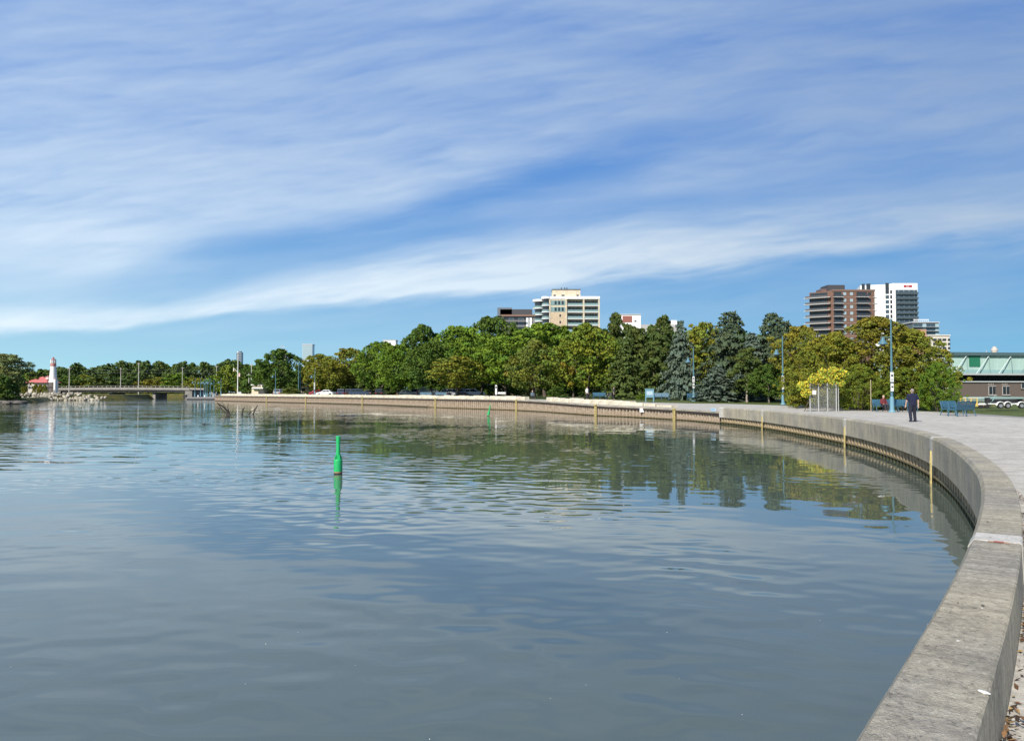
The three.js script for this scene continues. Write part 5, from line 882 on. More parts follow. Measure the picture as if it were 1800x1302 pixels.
function seated(label, px, d, seatY, turn, topC, legC, hairC, group) {      // faces local +z
  const m = thing('person', label, 'person', [sightX(px, d), groundY(d), -d], turn, group), y = seatY;
  const bones = [[[0, y + 0.12, 0], [0, y + 0.48, -0.03], 0.14, 0.15], [[0, y + 0.55, -0.02], [0, y + 0.66, 0.0], 0.058, 0.055], [[0, y + 0.74, 0.02], [0, y + 0.79, 0.015], 0.082, 0.088], [[0, y + 0.71, 0.09], [0, y + 0.705, 0.115], 0.016, 0.012]];
  for (const s of [-1, 1]) { bones.push([[s * 0.18, y + 0.50, -0.02], [s * 0.24, y + 0.24, 0.05], 0.055, 0.044], [[s * 0.24, y + 0.24, 0.05], [s * 0.13, y + 0.16, 0.26], 0.042, 0.030], ...fingers([s * 0.13, y + 0.16, 0.26], [-s * 0.25, -0.1, 0.9], -s), [[s * 0.09, y + 0.09, 0.02], [s * 0.11, y + 0.08, 0.42], 0.085, 0.06], [[s * 0.11, y + 0.08, 0.42], [s * 0.11, 0.09, 0.46], 0.058, 0.042], [[s * 0.11, 0.05, 0.44], [s * 0.12, 0.04, 0.60], 0.045, 0.036]); }
  part(m, 'body', blobMesh(bones, 0.018, 0.025), skin);
  const sh = [[[0, y + 0.08, 0], [0, y + 0.48, -0.03], 0.165, 0.168]]; for (const s of [-1, 1]) sh.push([[s * 0.17, y + 0.50, -0.02], [s * 0.24, y + 0.25, 0.05], 0.078, 0.066], [[s * 0.24, y + 0.25, 0.05], [s * 0.16, y + 0.17, 0.20], 0.062, 0.05]);
  part(m, 'jacket', blobMesh(sh, 0.02, 0.03), mat(...topC, { roughness: 0.9 }));
  const tr = []; for (const s of [-1, 1]) tr.push([[s * 0.08, y + 0.09, 0], [s * 0.11, y + 0.09, 0.42], 0.115, 0.085], [[s * 0.11, y + 0.09, 0.42], [s * 0.11, 0.12, 0.46], 0.085, 0.066]);
  part(m, 'trousers', blobMesh(tr, 0.02, 0.03), mat(...legC, { roughness: 0.9 }));
  part(m, 'hair', blobMesh([[[0, y + 0.80, -0.01], [0, y + 0.74, -0.035], 0.088, 0.075]], 0.018, 0.02), mat(...hairC, { roughness: 0.9 }));
  return m;
}
seated('person in dark red jacket sitting on the bench by the lamp post', 1553, 60.9, 0.44, 0.1, [0.13, 0.022, 0.027], [0.03, 0.03, 0.035], [0.05, 0.035, 0.025]);
seated('person in grey sitting at the gap in the limestone ledge', 936, 104.4, 0.40, 0.2, [0.10, 0.14, 0.17], [0.02, 0.02, 0.024], [0.03, 0.02, 0.02]);
function standing(label, px, d, turn, topC, legC, hairC) {
  const m = thing('person', label, 'person', [sightX(px, d), groundY(d), -d], turn);
  const bones = [[[0, 0.95, 0], [0, 1.34, 0], 0.14, 0.15], [[0, 1.40, 0], [0, 1.54, 0.01], 0.058, 0.055], [[0, 1.60, 0.01], [0, 1.65, 0.0], 0.08, 0.087], [[0, 1.60, 0.09], [0, 1.59, 0.11], 0.015, 0.011]];
  for (const s of [-1, 1]) bones.push([[s * 0.18, 1.38, 0], [s * 0.24, 1.11, 0], 0.053, 0.043], [[s * 0.24, 1.11, 0], [s * 0.24, 0.87, 0.07], 0.042, 0.030], ...fingers([s * 0.24, 0.87, 0.07], [0, -0.97, 0.2], -s), [[s * 0.10, 0.90, 0], [s * 0.11, 0.48, 0.03], 0.085, 0.06], [[s * 0.11, 0.48, 0.03], [s * 0.11, 0.08, 0], 0.058, 0.04], [[s * 0.11, 0.05, -0.03], [s * 0.115, 0.04, 0.14], 0.044, 0.036]);
  part(m, 'body', blobMesh(bones, 0.018, 0.025), skin);
  const sh = [[[0, 0.92, 0], [0, 1.36, 0], 0.165, 0.165]]; for (const s of [-1, 1]) sh.push([[s * 0.17, 1.38, 0], [s * 0.24, 1.12, 0], 0.075, 0.062]);
  part(m, 'shirt', blobMesh(sh, 0.02, 0.03), mat(...topC, { roughness: 0.9 }));
  const tr = []; for (const s of [-1, 1]) tr.push([[s * 0.08, 0.90, 0], [s * 0.11, 0.48, 0.03], 0.115, 0.085], [[s * 0.11, 0.48, 0.03], [s * 0.11, 0.11, 0], 0.085, 0.07]);
  part(m, 'trousers', blobMesh(tr, 0.02, 0.03), mat(...legC, { roughness: 0.9 })); part(m, 'hair', blobMesh([[[0, 1.66, -0.02], [0, 1.62, -0.035], 0.086, 0.07]], 0.018, 0.02), mat(...hairC, { roughness: 0.9 }));
}
standing('person in white shirt standing under the orange tinted maple', 1032, 110, 0.5, [0.75, 0.74, 0.72], [0.04, 0.04, 0.05], [0.04, 0.03, 0.02]);
standing('person in dark clothes standing in the shade beside a bicycle', 1079, 108, 1.2, [0.06, 0.06, 0.07], [0.03, 0.03, 0.035], [0.04, 0.03, 0.02]);
standing('far person in red top beside the white car', 556, 186, 0.4, [0.40, 0.06, 0.06], [0.05, 0.05, 0.07], [0.04, 0.03, 0.02]);
{
  const d = 107.5, b = thing('bicycle', 'dark bicycle in the shade under the pines', 'bicycle', [sightX(1070, d), groundY(d), -d], 0.2), k = mat(0.02, 0.02, 0.022, { roughness: 0.5 });
  for (const x of [-0.5, 0.5]) { const w = part(b, 'wheel', new THREE.TorusGeometry(0.33, 0.022, 6, 22).translate(x, 0.35, 0), k); part(w, 'hub', cyl(0.03, 0.03, 0.06, x, 0.32, 0, 8), k); }
  part(b, 'frame', [bar([-0.5, 0.35, 0], [-0.12, 0.82, 0], 0.018), bar([-0.12, 0.82, 0], [0.36, 0.80, 0], 0.018), bar([-0.05, 0.32, 0], [0.36, 0.80, 0], 0.018), bar([-0.05, 0.32, 0], [-0.15, 0.92, 0], 0.018), bar([0.5, 0.35, 0], [0.36, 0.92, 0], 0.018)], mat(0.30, 0.30, 0.32, { roughness: 0.4 })); part(b, 'saddle', box(0.26, 0.05, 0.12, -0.15, 0.92, 0), k); part(b, 'handlebar', bar([0.36, 0.95, -0.26], [0.36, 0.95, 0.26], 0.014), k);
}

// ---------------------------------------------------------------- parked cars behind the trees
const tyre = mat(0.018, 0.018, 0.018, { roughness: 0.9 }), rimM = mat(0.45, 0.45, 0.46, { roughness: 0.35, metalness: 0.6 }), carGlass = mat(0.02, 0.025, 0.03, { roughness: 0.06 }), lampRed = mat(0.35, 0.02, 0.02, { roughness: 0.3 }), lampWhite = mat(0.75, 0.75, 0.75, { roughness: 0.2 });
const carShape = {
  saloon: { body: [[-2.2, 0.32], [-2.25, 0.75], [-2.1, 0.92], [-1.5, 0.98], [1.1, 0.95], [2.0, 0.80], [2.22, 0.6], [2.2, 0.32]], cabin: [[-1.65, 0.95], [-1.05, 1.42], [0.25, 1.44], [1.05, 0.95]] },
  suv: { body: [[-2.25, 0.38], [-2.3, 0.9], [-2.2, 1.05], [1.2, 1.02], [2.1, 0.92], [2.28, 0.7], [2.25, 0.38]], cabin: [[-2.15, 1.03], [-1.85, 1.62], [0.2, 1.66], [1.15, 1.02]] },
  van: { body: [[-2.5, 0.38], [-2.55, 1.2], [1.6, 1.15], [2.4, 0.98], [2.5, 0.6], [2.45, 0.38]], cabin: [[-2.5, 1.18], [-2.4, 2.0], [0.8, 2.02], [1.65, 1.15]] },
};
function car(label, px, d, turn, kind, c, o = {}) {
  const t = thing('parked_car', label, kind === 'van' ? 'van' : 'car', [sightX(px, d), o.y ?? groundY(d), -d], turn, o.group ?? 'vehicles parked behind the promenade trees'), S = carShape[kind], paint = mat(...c, { physical: true, roughness: 0.35, clearcoat: 1, clearcoatRoughness: 0.05 });
  const W = 1.72, body = part(t, 'body', extrude(S.body, W - 0.1, 0.05).translate(0, 0, -W / 2 + 0.05), paint);
  part(t, 'cabin', extrude(S.cabin, W - 0.28, 0.06).translate(0, 0, -W / 2 + 0.14), paint);
  const [p0, p1, p2, p3] = S.cabin, lo = p0[1] + 0.06, hi = p1[1] - 0.08, mid = (p1[0] + p2[0]) / 2;
  for (const z of [-1, 1]) for (const [a, b, aa, bb] of [[p0[0] + 0.18, mid - 0.05, p1[0] + 0.08, mid - 0.05], [mid + 0.05, p3[0] - 0.22, mid + 0.05, p2[0] - 0.05]]) part(t, 'side_window', extrude([[a, lo], [b, lo], [bb, hi], [aa, hi]], 0.02).translate(0, 0, z * (W / 2 - 0.075) - 0.01), carGlass);
  for (const [q0, q1, s] of [[p0, p1, -1], [p3, p2, 1]]) part(t, 'windscreen', (() => { const g = box(0.03, Math.hypot(q1[0] - q0[0], q1[1] - q0[1]) - 0.12, W - 0.36, 0, 0, 0); g.rotateZ(Math.atan2(q0[0] - q1[0], q1[1] - q0[1])); return g.translate(q0[0] + s * 0.062, q0[1] + 0.08, 0); })(), carGlass);
  for (const x of [-1.38, 1.38]) for (const z of [-1, 1]) { const w = part(t, 'wheel', new THREE.CylinderGeometry(0.34, 0.34, 0.2, 18).rotateX(Math.PI / 2).translate(x, 0.34, z * (W / 2 - 0.08)), tyre); part(w, 'rim', new THREE.CylinderGeometry(0.21, 0.21, 0.03, 14).rotateX(Math.PI / 2).translate(x, 0.34, z * (W / 2 + 0.03)), rimM); }
  for (const z of [-0.62, 0.62]) { part(t, 'headlight', box(0.06, 0.16, 0.3, S.body.at(-2)[0] - 0.06 + 0.09, 0.62, z), lampWhite); part(t, 'tail_light', box(0.06, 0.18, 0.26, S.body[1][0] - 0.045, 0.68, z), lampRed); }
  part(t, 'bumper', box(0.14, 0.2, W - 0.1, S.body.at(-1)[0] + 0.06, 0.34, 0), mat(0.03, 0.03, 0.032)); return t;
}
const white = [0.72, 0.72, 0.72], black = [0.012, 0.012, 0.014], silver = [0.36, 0.37, 0.38], navyC = [0.03, 0.045, 0.09], redC = [0.32, 0.02, 0.025], grey = [0.12, 0.125, 0.13];
for (const [px, d, turn, kind, c, lab] of [
  [490, 198, 1.6, 'suv', silver, 'silver car parked left of the brown domed shrub'], [502, 198, 1.5, 'suv', navyC, 'dark blue car parked beside the brown domed shrub'], [560, 188, 0.1, 'saloon', redC, 'dark red car beside the far lamp post'], [573, 182, 2.9, 'saloon', white, 'white car right of the far lamp post'],
  [603, 178, 1.5, 'suv', navyC, 'dark blue car at the left end of the dark parked row'], [616, 178, 1.55, 'suv', black, 'black car second in the dark parked row'], [632, 176, 0.1, 'suv', navyC, 'long dark blue car parked broadside'], [650, 178, 1.5, 'saloon', grey, 'grey car at the right end of the dark parked row'], [668, 172, 1.6, 'suv', black, 'black car in the shade of the green maple'],
  [716, 165, 0.2, 'saloon', white, 'white car seen between two maple trunks'], [731, 168, 1.5, 'suv', silver, 'silver car behind the dark maple trunk'], [742, 166, 1.6, 'suv', redC, 'bright red car behind the dark maple'], [757, 164, 0.0, 'van', grey, 'grey van behind the teal benches'],
  [783, 160, 1.6, 'saloon', silver, 'silver car left of the low yellowish locust'], [800, 160, 0.3, 'suv', white, 'white car under the low yellowish locust'], [815, 158, 1.5, 'suv', grey, 'grey car behind the low yellowish locust'], [832, 158, 0.2, 'suv', white, 'white car at the right end of the car park'],
  [1336, 120, 0.3, 'van', white, 'white van glimpsed behind the pale trunks on the lawn'],
]) car(lab, px, d, turn, kind, c);

// ---------------------------------------------------------------- boathouse and its yard
{
  const d = 92, B = thing('boathouse', 'long boathouse with pale green upper wall over brick ground floor', 'building', [sightX(1660, d + 4), 0.94, -(d + 4)], 0.14);
  const L = 34, u = d / FOCAL, y = (py) => sightY(py, d) - 0.94;
  const metal = mat(0.38, 0.52, 0.47, { roughness: 0.55 }), metal2 = mat(0.35, 0.49, 0.44, { roughness: 0.55 }), strut = mat(0.52, 0.62, 0.58, { roughness: 0.6 }), strutDk = mat(0.16, 0.24, 0.24, { roughness: 0.6 }), green = mat(0.02, 0.16, 0.085, { roughness: 0.5 }), roofM = mat(0.07, 0.12, 0.13, { roughness: 0.7 }), trim = mat(0.40, 0.42, 0.41), brick = mat(0.125, 0.098, 0.082, { roughness: 0.95 }), brick2 = mat(0.17, 0.095, 0.062, { roughness: 0.95 }), frameW = mat(0.36, 0.34, 0.31);
  const yTop = y(619), yMid = y(642), yBot = y(655), yBrick = y(671);
  // upper wall of ribbed sheets, sloping out to the eaves
  for (let k = 0; k < 34; k++) { const x = k + 0.5; part(B, 'wall_sheet', [box(0.985, yTop - yBot, 0.10, x, yBot, 0), box(0.06, yTop - yBot, 0.05, x - 0.46, yBot, 0.07), box(0.04, yTop - yBot, 0.035, x, yBot, 0.065)], [4, 5, 15, 16, 26, 27].includes(k) && 0 ? green : k % 3 ? metal : metal2); }
  for (const x of [4.2, 15.1, 26]) part(B, 'green_panel', box(1.5, yTop - y(642), 0.06, x, y(642), 0.10), green);
  part(B, 'lower_band', box(L, yMid - yBot - 0.4, 0.06, L / 2, yBot, 0.14), mat(0.27, 0.42, 0.40, { roughness: 0.5 }));
  part(B, 'roof', [box(L + 1, 0.18, 14, L / 2, yTop + 0.02, -6.6, 0, 0.03), box(L + 1, 0.32, 0.2, L / 2, yTop - 0.1, 0.3)], roofM);
  part(B, 'eaves_beam', box(L + 0.4, 0.2, 0.3, L / 2, yBot - 0.2, 0.9), trim);
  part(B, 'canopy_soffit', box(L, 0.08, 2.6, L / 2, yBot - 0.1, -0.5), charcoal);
  for (let k = 0; k < 11; k++) { const x0 = 0.6 + k * 3.1, m = k % 4 === 3 ? strutDk : strut; part(B, 'brace', bar([x0, yBot - 0.05, 0.95], [x0 + 2.35, yTop - 0.25, 0.25], 0.055, 0.055, 6), m); part(B, 'hanger', bar([x0 + 2.0, yBot - 0.05, 0.95], [x0 + 2.4, yTop - 0.25, 0.25], 0.028, 0.028, 5), strutDk); }
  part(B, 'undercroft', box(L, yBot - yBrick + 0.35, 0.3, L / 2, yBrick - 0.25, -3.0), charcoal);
  part(B, 'fascia', box(L, 0.16, 0.16, L / 2, yBrick - 0.02, 1.5), trim);
  // brick ground floor, course by course in its material, openings framed
  part(B, 'brick_wall', box(11.2, yBrick, 0.3, 5.6, 0, 1.25), brick); part(B, 'brick_wall', box(3.2, yBrick, 0.3, 12.8, 0, 1.27), brick2); part(B, 'brick_wall', box(19, yBrick, 0.3, 24, 0, 1.25), brick);
  for (const x of [5.4, 7.3]) { const w = part(B, 'window', box(0.9, 0.95, 0.1, x, 1.25, 1.44), carGlass); part(w, 'frame', [box(0.09, 1.1, 0.06, x - 0.48, 1.18, 1.50), box(1.05, 0.09, 0.06, x, 2.22, 1.50), box(1.05, 0.09, 0.06, x, 1.15, 1.50), box(0.05, 0.95, 0.05, x + 0.05, 1.25, 1.50)], frameW); part(w, 'sill', box(1.1, 0.08, 0.2, x, 1.10, 1.52), frameW); for (let k = 0; k < 4; k++) part(w, 'vent_slat', box(0.06, 0.2, 0.05, x - 0.45 + k * 0.22, 2.40, 1.44), frameW); }
  const strip = part(B, 'window', box(5.2, 0.55, 0.1, 12.0, 2.0, 1.47), carGlass); part(strip, 'frame', [box(5.3, 0.08, 0.06, 12.0, 1.93, 1.54), box(0.08, 0.6, 0.06, 9.4, 1.95, 1.54), ...[10.2, 10.6, 11.4, 12.2, 13, 13.8].map((x) => box(0.06, 0.55, 0.05, x, 2.0, 1.54))], frameW);
  const door = part(B, 'door', box(0.9, 1.9, 0.08, 11.4, 0, 1.48), frameW); part(door, 'pane', box(0.5, 1.0, 0.05, 11.4, 0.85, 1.54), carGlass); part(door, 'handle', box(0.05, 0.2, 0.08, 11.72, 1.0, 1.56), trim);
  for (const x of [14.5, 21, 28]) part(B, 'downpipe', cyl(0.07, 0.07, yBrick, x, 0, 1.52, 8), trim);
  const w2 = part(B, 'window', box(1.6, 0.5, 0.1, 15.9, 2.0, 1.44), carGlass); part(w2, 'frame', [box(1.7, 0.08, 0.06, 15.9, 1.93, 1.50), box(0.08, 0.6, 0.06, 15.05, 1.95, 1.50)], frameW);
  part(B, 'ground_floor_roof', box(L, 0.14, 4.6, L / 2, yBrick + 0.0, -0.75), mat(0.10, 0.10, 0.10));
  const vent = part(B, 'roof_vent', lathe([[0.34, 0], [0.34, 0.5], [0.42, 0.55], [0.36, 0.8], [0.22, 0.9], [0.22, 1.05], [0, 1.08]], 14).translate(9.6, yTop + 0.1, -3), mat(0.50, 0.44, 0.38, { roughness: 0.7 }));
  part(B, 'roof_pipe', cyl(0.05, 0.05, 0.5, 7.6, yTop + 0.15, -2, 6), trim);
  part(B, 'end_wall', box(0.3, yTop, 12, 0.2, 0, -9.0), metal2);
}
{ // kerb of small stones between promenade and grass
  const r = rng(71), k = thing('stone_kerb', 'low brown stone edging between promenade and grass', 'kerb'), ms = [mat(0.22, 0.18, 0.14, { map: stoneTex }), mat(0.28, 0.235, 0.18, { map: stoneTex })];
  let s = S_A - 3; while (s < S_B + 2) { const p = shore(s, walkWidth(s) + 0.12); const m = part(k, 'stone', rockGeos[Math.floor(r() * 4)], ms[Math.floor(r() * 2)]); m.position.set(p.x, 0.99, p.z); m.scale.set(0.62 + r() * 0.2, 0.24, 0.34); m.rotation.y = shoreYaw(s); s += 0.55; }
}
{ // the grass berm beside the yard, with real blades
  const g = [], P = [], N = [], r = rng(72), C = [];
  for (let k = 0; k < 26000; k++) {
    const s = lerp(S_A - 6, S_B + 3, r()), f = walkWidth(s) + 0.25 + Math.pow(r(), 1.3) * 13, p = shore(s, f), h = 0.07 + r() * 0.12, a = r() * 6.283, w = 0.02 + r() * 0.02, y = 0.93 + 0.55 * sstep(walkWidth(s), walkWidth(s) + 6, f);
    P.push(p.x - Math.cos(a) * w, y - 0.02, p.z - Math.sin(a) * w, p.x + Math.cos(a) * w, y - 0.02, p.z + Math.sin(a) * w, p.x + (r() - 0.5) * 0.1, y + h, p.z + (r() - 0.5) * 0.1);
    const v = 0.7 + r() * 0.6, t = r() < 0.15 ? 1.5 : 1; for (let q = 0; q < 3; q++) { N.push(0.1, 1, 0.1); C.push(v * t, v, v * 0.9); }
  }
  const geo = new THREE.BufferGeometry(); geo.setAttribute('position', new THREE.Float32BufferAttribute(P, 3)); geo.setAttribute('normal', new THREE.Float32BufferAttribute(N, 3)); geo.setAttribute('color', new THREE.Float32BufferAttribute(C, 3));
  const m = new THREE.Mesh(geo, mat(0.10, 0.15, 0.028, { vertexColors: true, roughness: 0.9 })); m.name = 'grass'; scene.add(m); tag(m, 'short green grass beside the marina yard', 'grass', null, 'stuff');
  // its rising ground
  const Q = [], U = [], I = [], n = 30, c = 8; for (let i = 0; i <= n; i++) { const s = lerp(S_A - 7, S_B + 4, i / n); for (let k = 0; k < c; k++) { const f = walkWidth(s) + 0.2 + k * 2, p = shore(s, f, 0.93 + 0.55 * sstep(walkWidth(s), walkWidth(s) + 6, f)); Q.push(p.x, p.y, p.z); U.push(p.x, p.z); } }
  for (let i = 0; i < n; i++) for (let k = 0; k < c - 1; k++) { const a = i * c + k, b = a + c; I.push(a, a + 1, b, b, a + 1, b + 1); }
  const h = new THREE.BufferGeometry(); h.setAttribute('position', new THREE.Float32BufferAttribute(Q, 3)); h.setAttribute('uv', new THREE.Float32BufferAttribute(U, 2)); h.setIndex(I); h.computeVertexNormals(); structure('grass_berm', h, lawnMat, 'gently rising grass beside the marina yard');
}
{ // boats and trailers in the yard
  const gy = 1.18;
  const hullP = mat(0.50, 0.58, 0.56, { roughness: 0.4 }), tealS = mat(0.05, 0.20, 0.20, { roughness: 0.4 }), wht = mat(0.74, 0.73, 0.70, { roughness: 0.35 }), yel = mat(0.70, 0.48, 0.12, { roughness: 0.5 }), blueC = mat(0.012, 0.030, 0.20, { roughness: 0.75 }), dk = mat(0.025, 0.025, 0.028), steel = mat(0.35, 0.36, 0.36, { roughness: 0.4 });
  function hull(len, wd, ht, n = 14) { const P = [], U = [], I = []; for (let i = 0; i <= n; i++) { const t = i / n, w = wd * (t < 0.55 ? 1 : Math.cos((t - 0.55) / 0.45 * Math.PI / 2) ** 0.8), k = t > 0.7 ? (t - 0.7) / 0.3 : 0; for (const [q, yy] of [[-1, ht + 0.2 * k], [-0.98, ht * 0.6 + 0.2 * k], [-0.75, ht * 0.25 + 0.35 * k], [0, 0.5 * k * k * ht], [0.75, ht * 0.25 + 0.35 * k], [0.98, ht * 0.6 + 0.2 * k], [1, ht + 0.2 * k]]) { P.push((t - 0.5) * len, yy, q * w); U.push(t, yy); } } for (let i = 0; i < n; i++) for (let k = 0; k < 6; k++) { const a = i * 7 + k, b = a + 7; I.push(a, b, a + 1, a + 1, b, b + 1); } I.push(0, 1, 2, 0, 2, 3, 0, 3, 4, 0, 4, 5, 0, 5, 6); let g = new THREE.BufferGeometry(); g.setAttribute('position', new THREE.Float32BufferAttribute(P, 3)); g.setAttribute('uv', new THREE.Float32BufferAttribute(U, 2)); g.setIndex(I); g = g.toNonIndexed(); g.computeVertexNormals(); return toCreasedNormals(g, 0.5); }
  const at = (px, d) => [sightX(px, d), gy, -d];
  // long pale boat on stands
  const a = thing('stored_boat', 'long pale green boat with dark stripe stored before the boathouse', 'boat', at(1712, 72), 0.05); a.scale.set(0.9, 0.62, 0.8); part(a, 'hull', hull(4.9, 0.9, 0.95).translate(0, 0.35, 0), hullP); part(a, 'stripe', box(4.0, 0.09, 1.84, -0.35, 1.02, 0), tealS); part(a, 'deck_cover', [box(4.6, 0.07, 1.7, -0.1, 1.31, 0)], mat(0.36, 0.47, 0.43)); for (const x of [-1.6, 0, 1.4]) part(a, 'stand', box(0.12, 0.6, 1.2, x, 0, 0), dk);
  // yellow trailer with frame
  const t = thing('boat_trailer', 'yellow boat trailer with upright frame behind the blue bench', 'trailer', at(1704, 62), -0.05); t.scale.set(0.72, 0.52, 0.7); part(t, 'beam', [box(4.6, 0.10, 0.10, 0.2, 0.34, 0.5), box(3.6, 0.10, 0.10, 0.6, 0.34, -0.5), bar([-2.2, 0.40, 0.5], [-2.5, 0.72, 0.2], 0.05)], yel); part(t, 'upright_frame', [[-0.95, 0.55], [-0.4, 0.55], [0.2, 0.55], [0.85, 0.55]].map(([x, z]) => box(0.09, 1.15, 0.09, x - 0.3, 0.4, z)), yel); part(t, 'top_bar', box(2.0, 0.09, 0.09, -0.36, 1.5, 0.55), yel); part(t, 'side_board', box(1.6, 0.42, 0.06, -0.3, 0.45, 0.52), yel); for (const x of [0.9, 1.5]) part(t, 'wheel', new THREE.CylinderGeometry(0.28, 0.28, 0.18, 14).rotateX(Math.PI / 2).translate(x, 0.28, 0.7), tyre); part(t, 'engine', box(0.3, 0.4, 0.3, -0.15, 0.75, 0.3), mat(0.22, 0.08, 0.03)); part(t, 'folded_cover', new THREE.SphereGeometry(0.45, 10, 8).scale(1.2, 0.4, 0.6).translate(1.2, 0.62, 0.3), wht);
  // white tandem trailer
  const w = thing('boat_trailer', 'white tandem trailer with mudguards standing on the grass edge', 'trailer', at(1764, 62), 0.04); w.scale.set(0.75, 0.68, 0.75); part(w, 'beam', [box(4.4, 0.12, 0.1, 0, 0.5, 0.75), box(4.4, 0.12, 0.1, 0, 0.5, -0.75), box(0.1, 0.1, 1.5, -1.2, 0.5, 0), box(0.1, 0.1, 1.5, 1.6, 0.5, 0)], wht); for (const x of [-0.95, -0.15, 1.35]) { const q = part(w, 'wheel', new THREE.CylinderGeometry(0.33, 0.33, 0.2, 18).rotateX(Math.PI / 2).translate(x, 0.33, 0.85), tyre); part(q, 'rim', new THREE.CylinderGeometry(0.2, 0.2, 0.03, 12).rotateX(Math.PI / 2).translate(x, 0.33, 0.96), rimM); part(w, 'mudguard', new THREE.TorusGeometry(0.42, 0.07, 6, 12, Math.PI).scale(1, 1, 2).translate(x, 0.36, 0.86), wht); } part(w, 'bunk', [box(3.2, 0.14, 0.2, -0.1, 0.72, 0.4), box(3.2, 0.14, 0.2, -0.1, 0.72, -0.4)], dk); part(w, 'winch_post', bar([-1.5, 0.5, 0], [-0.9, 1.35, 0], 0.05), mat(0.2, 0.34, 0.33));
  const g = thing('stored_boat', 'dark boat under grey green tarpaulin on the white trailer', 'boat', at(1768, 65), 0.03); g.scale.set(0.75, 0.6, 0.75); part(g, 'hull', hull(3.9, 0.75, 0.7).translate(0, 0.55, 0), dk); part(g, 'tarpaulin', [extrude([[-2.0, 0], [1.9, 0.05], [1.5, 0.3], [-1.4, 0.38]], 1.5).translate(0, 1.2, -0.75)], mat(0.22, 0.31, 0.29)); part(g, 'outboard_motor', box(0.4, 0.8, 0.4, -2.1, 0.6, 0), dk);
  const c = thing('stored_boat', 'white boat with blue canvas top at the right edge', 'boat', at(1836, 66), 0.1); c.scale.setScalar(0.72); part(c, 'hull', hull(4.6, 0.95, 0.8).rotateY(Math.PI).translate(0, 1.0, 0), wht); part(c, 'canvas_top', extrude([[-1.6, 0], [1.6, 0], [1.5, 1.2], [0.3, 1.6], [-0.8, 1.5], [-1.35, 0.8]], 1.6, 0.08).translate(0, 1.75, -0.8), blueC); part(c, 'window_panel', extrude([[-0.9, 0.3], [0.2, 0.3], [0.2, 1.15], [-0.6, 1.15]], 0.03).translate(0, 1.75, 0.88), mat(0.42, 0.50, 0.60, { roughness: 0.2 })); part(c, 'trailer', [box(4, 0.14, 1.4, 0, 0.6, 0), box(0.2, 0.5, 1.2, 1, 0.6, 0), box(0.2, 0.5, 1.2, -1, 0.6, 0)], dk); for (const x of [-0.5, 0.4]) part(c, 'wheel', new THREE.CylinderGeometry(0.33, 0.33, 0.2, 16).rotateX(Math.PI / 2).translate(x, 0.33, 0.75), tyre);
}
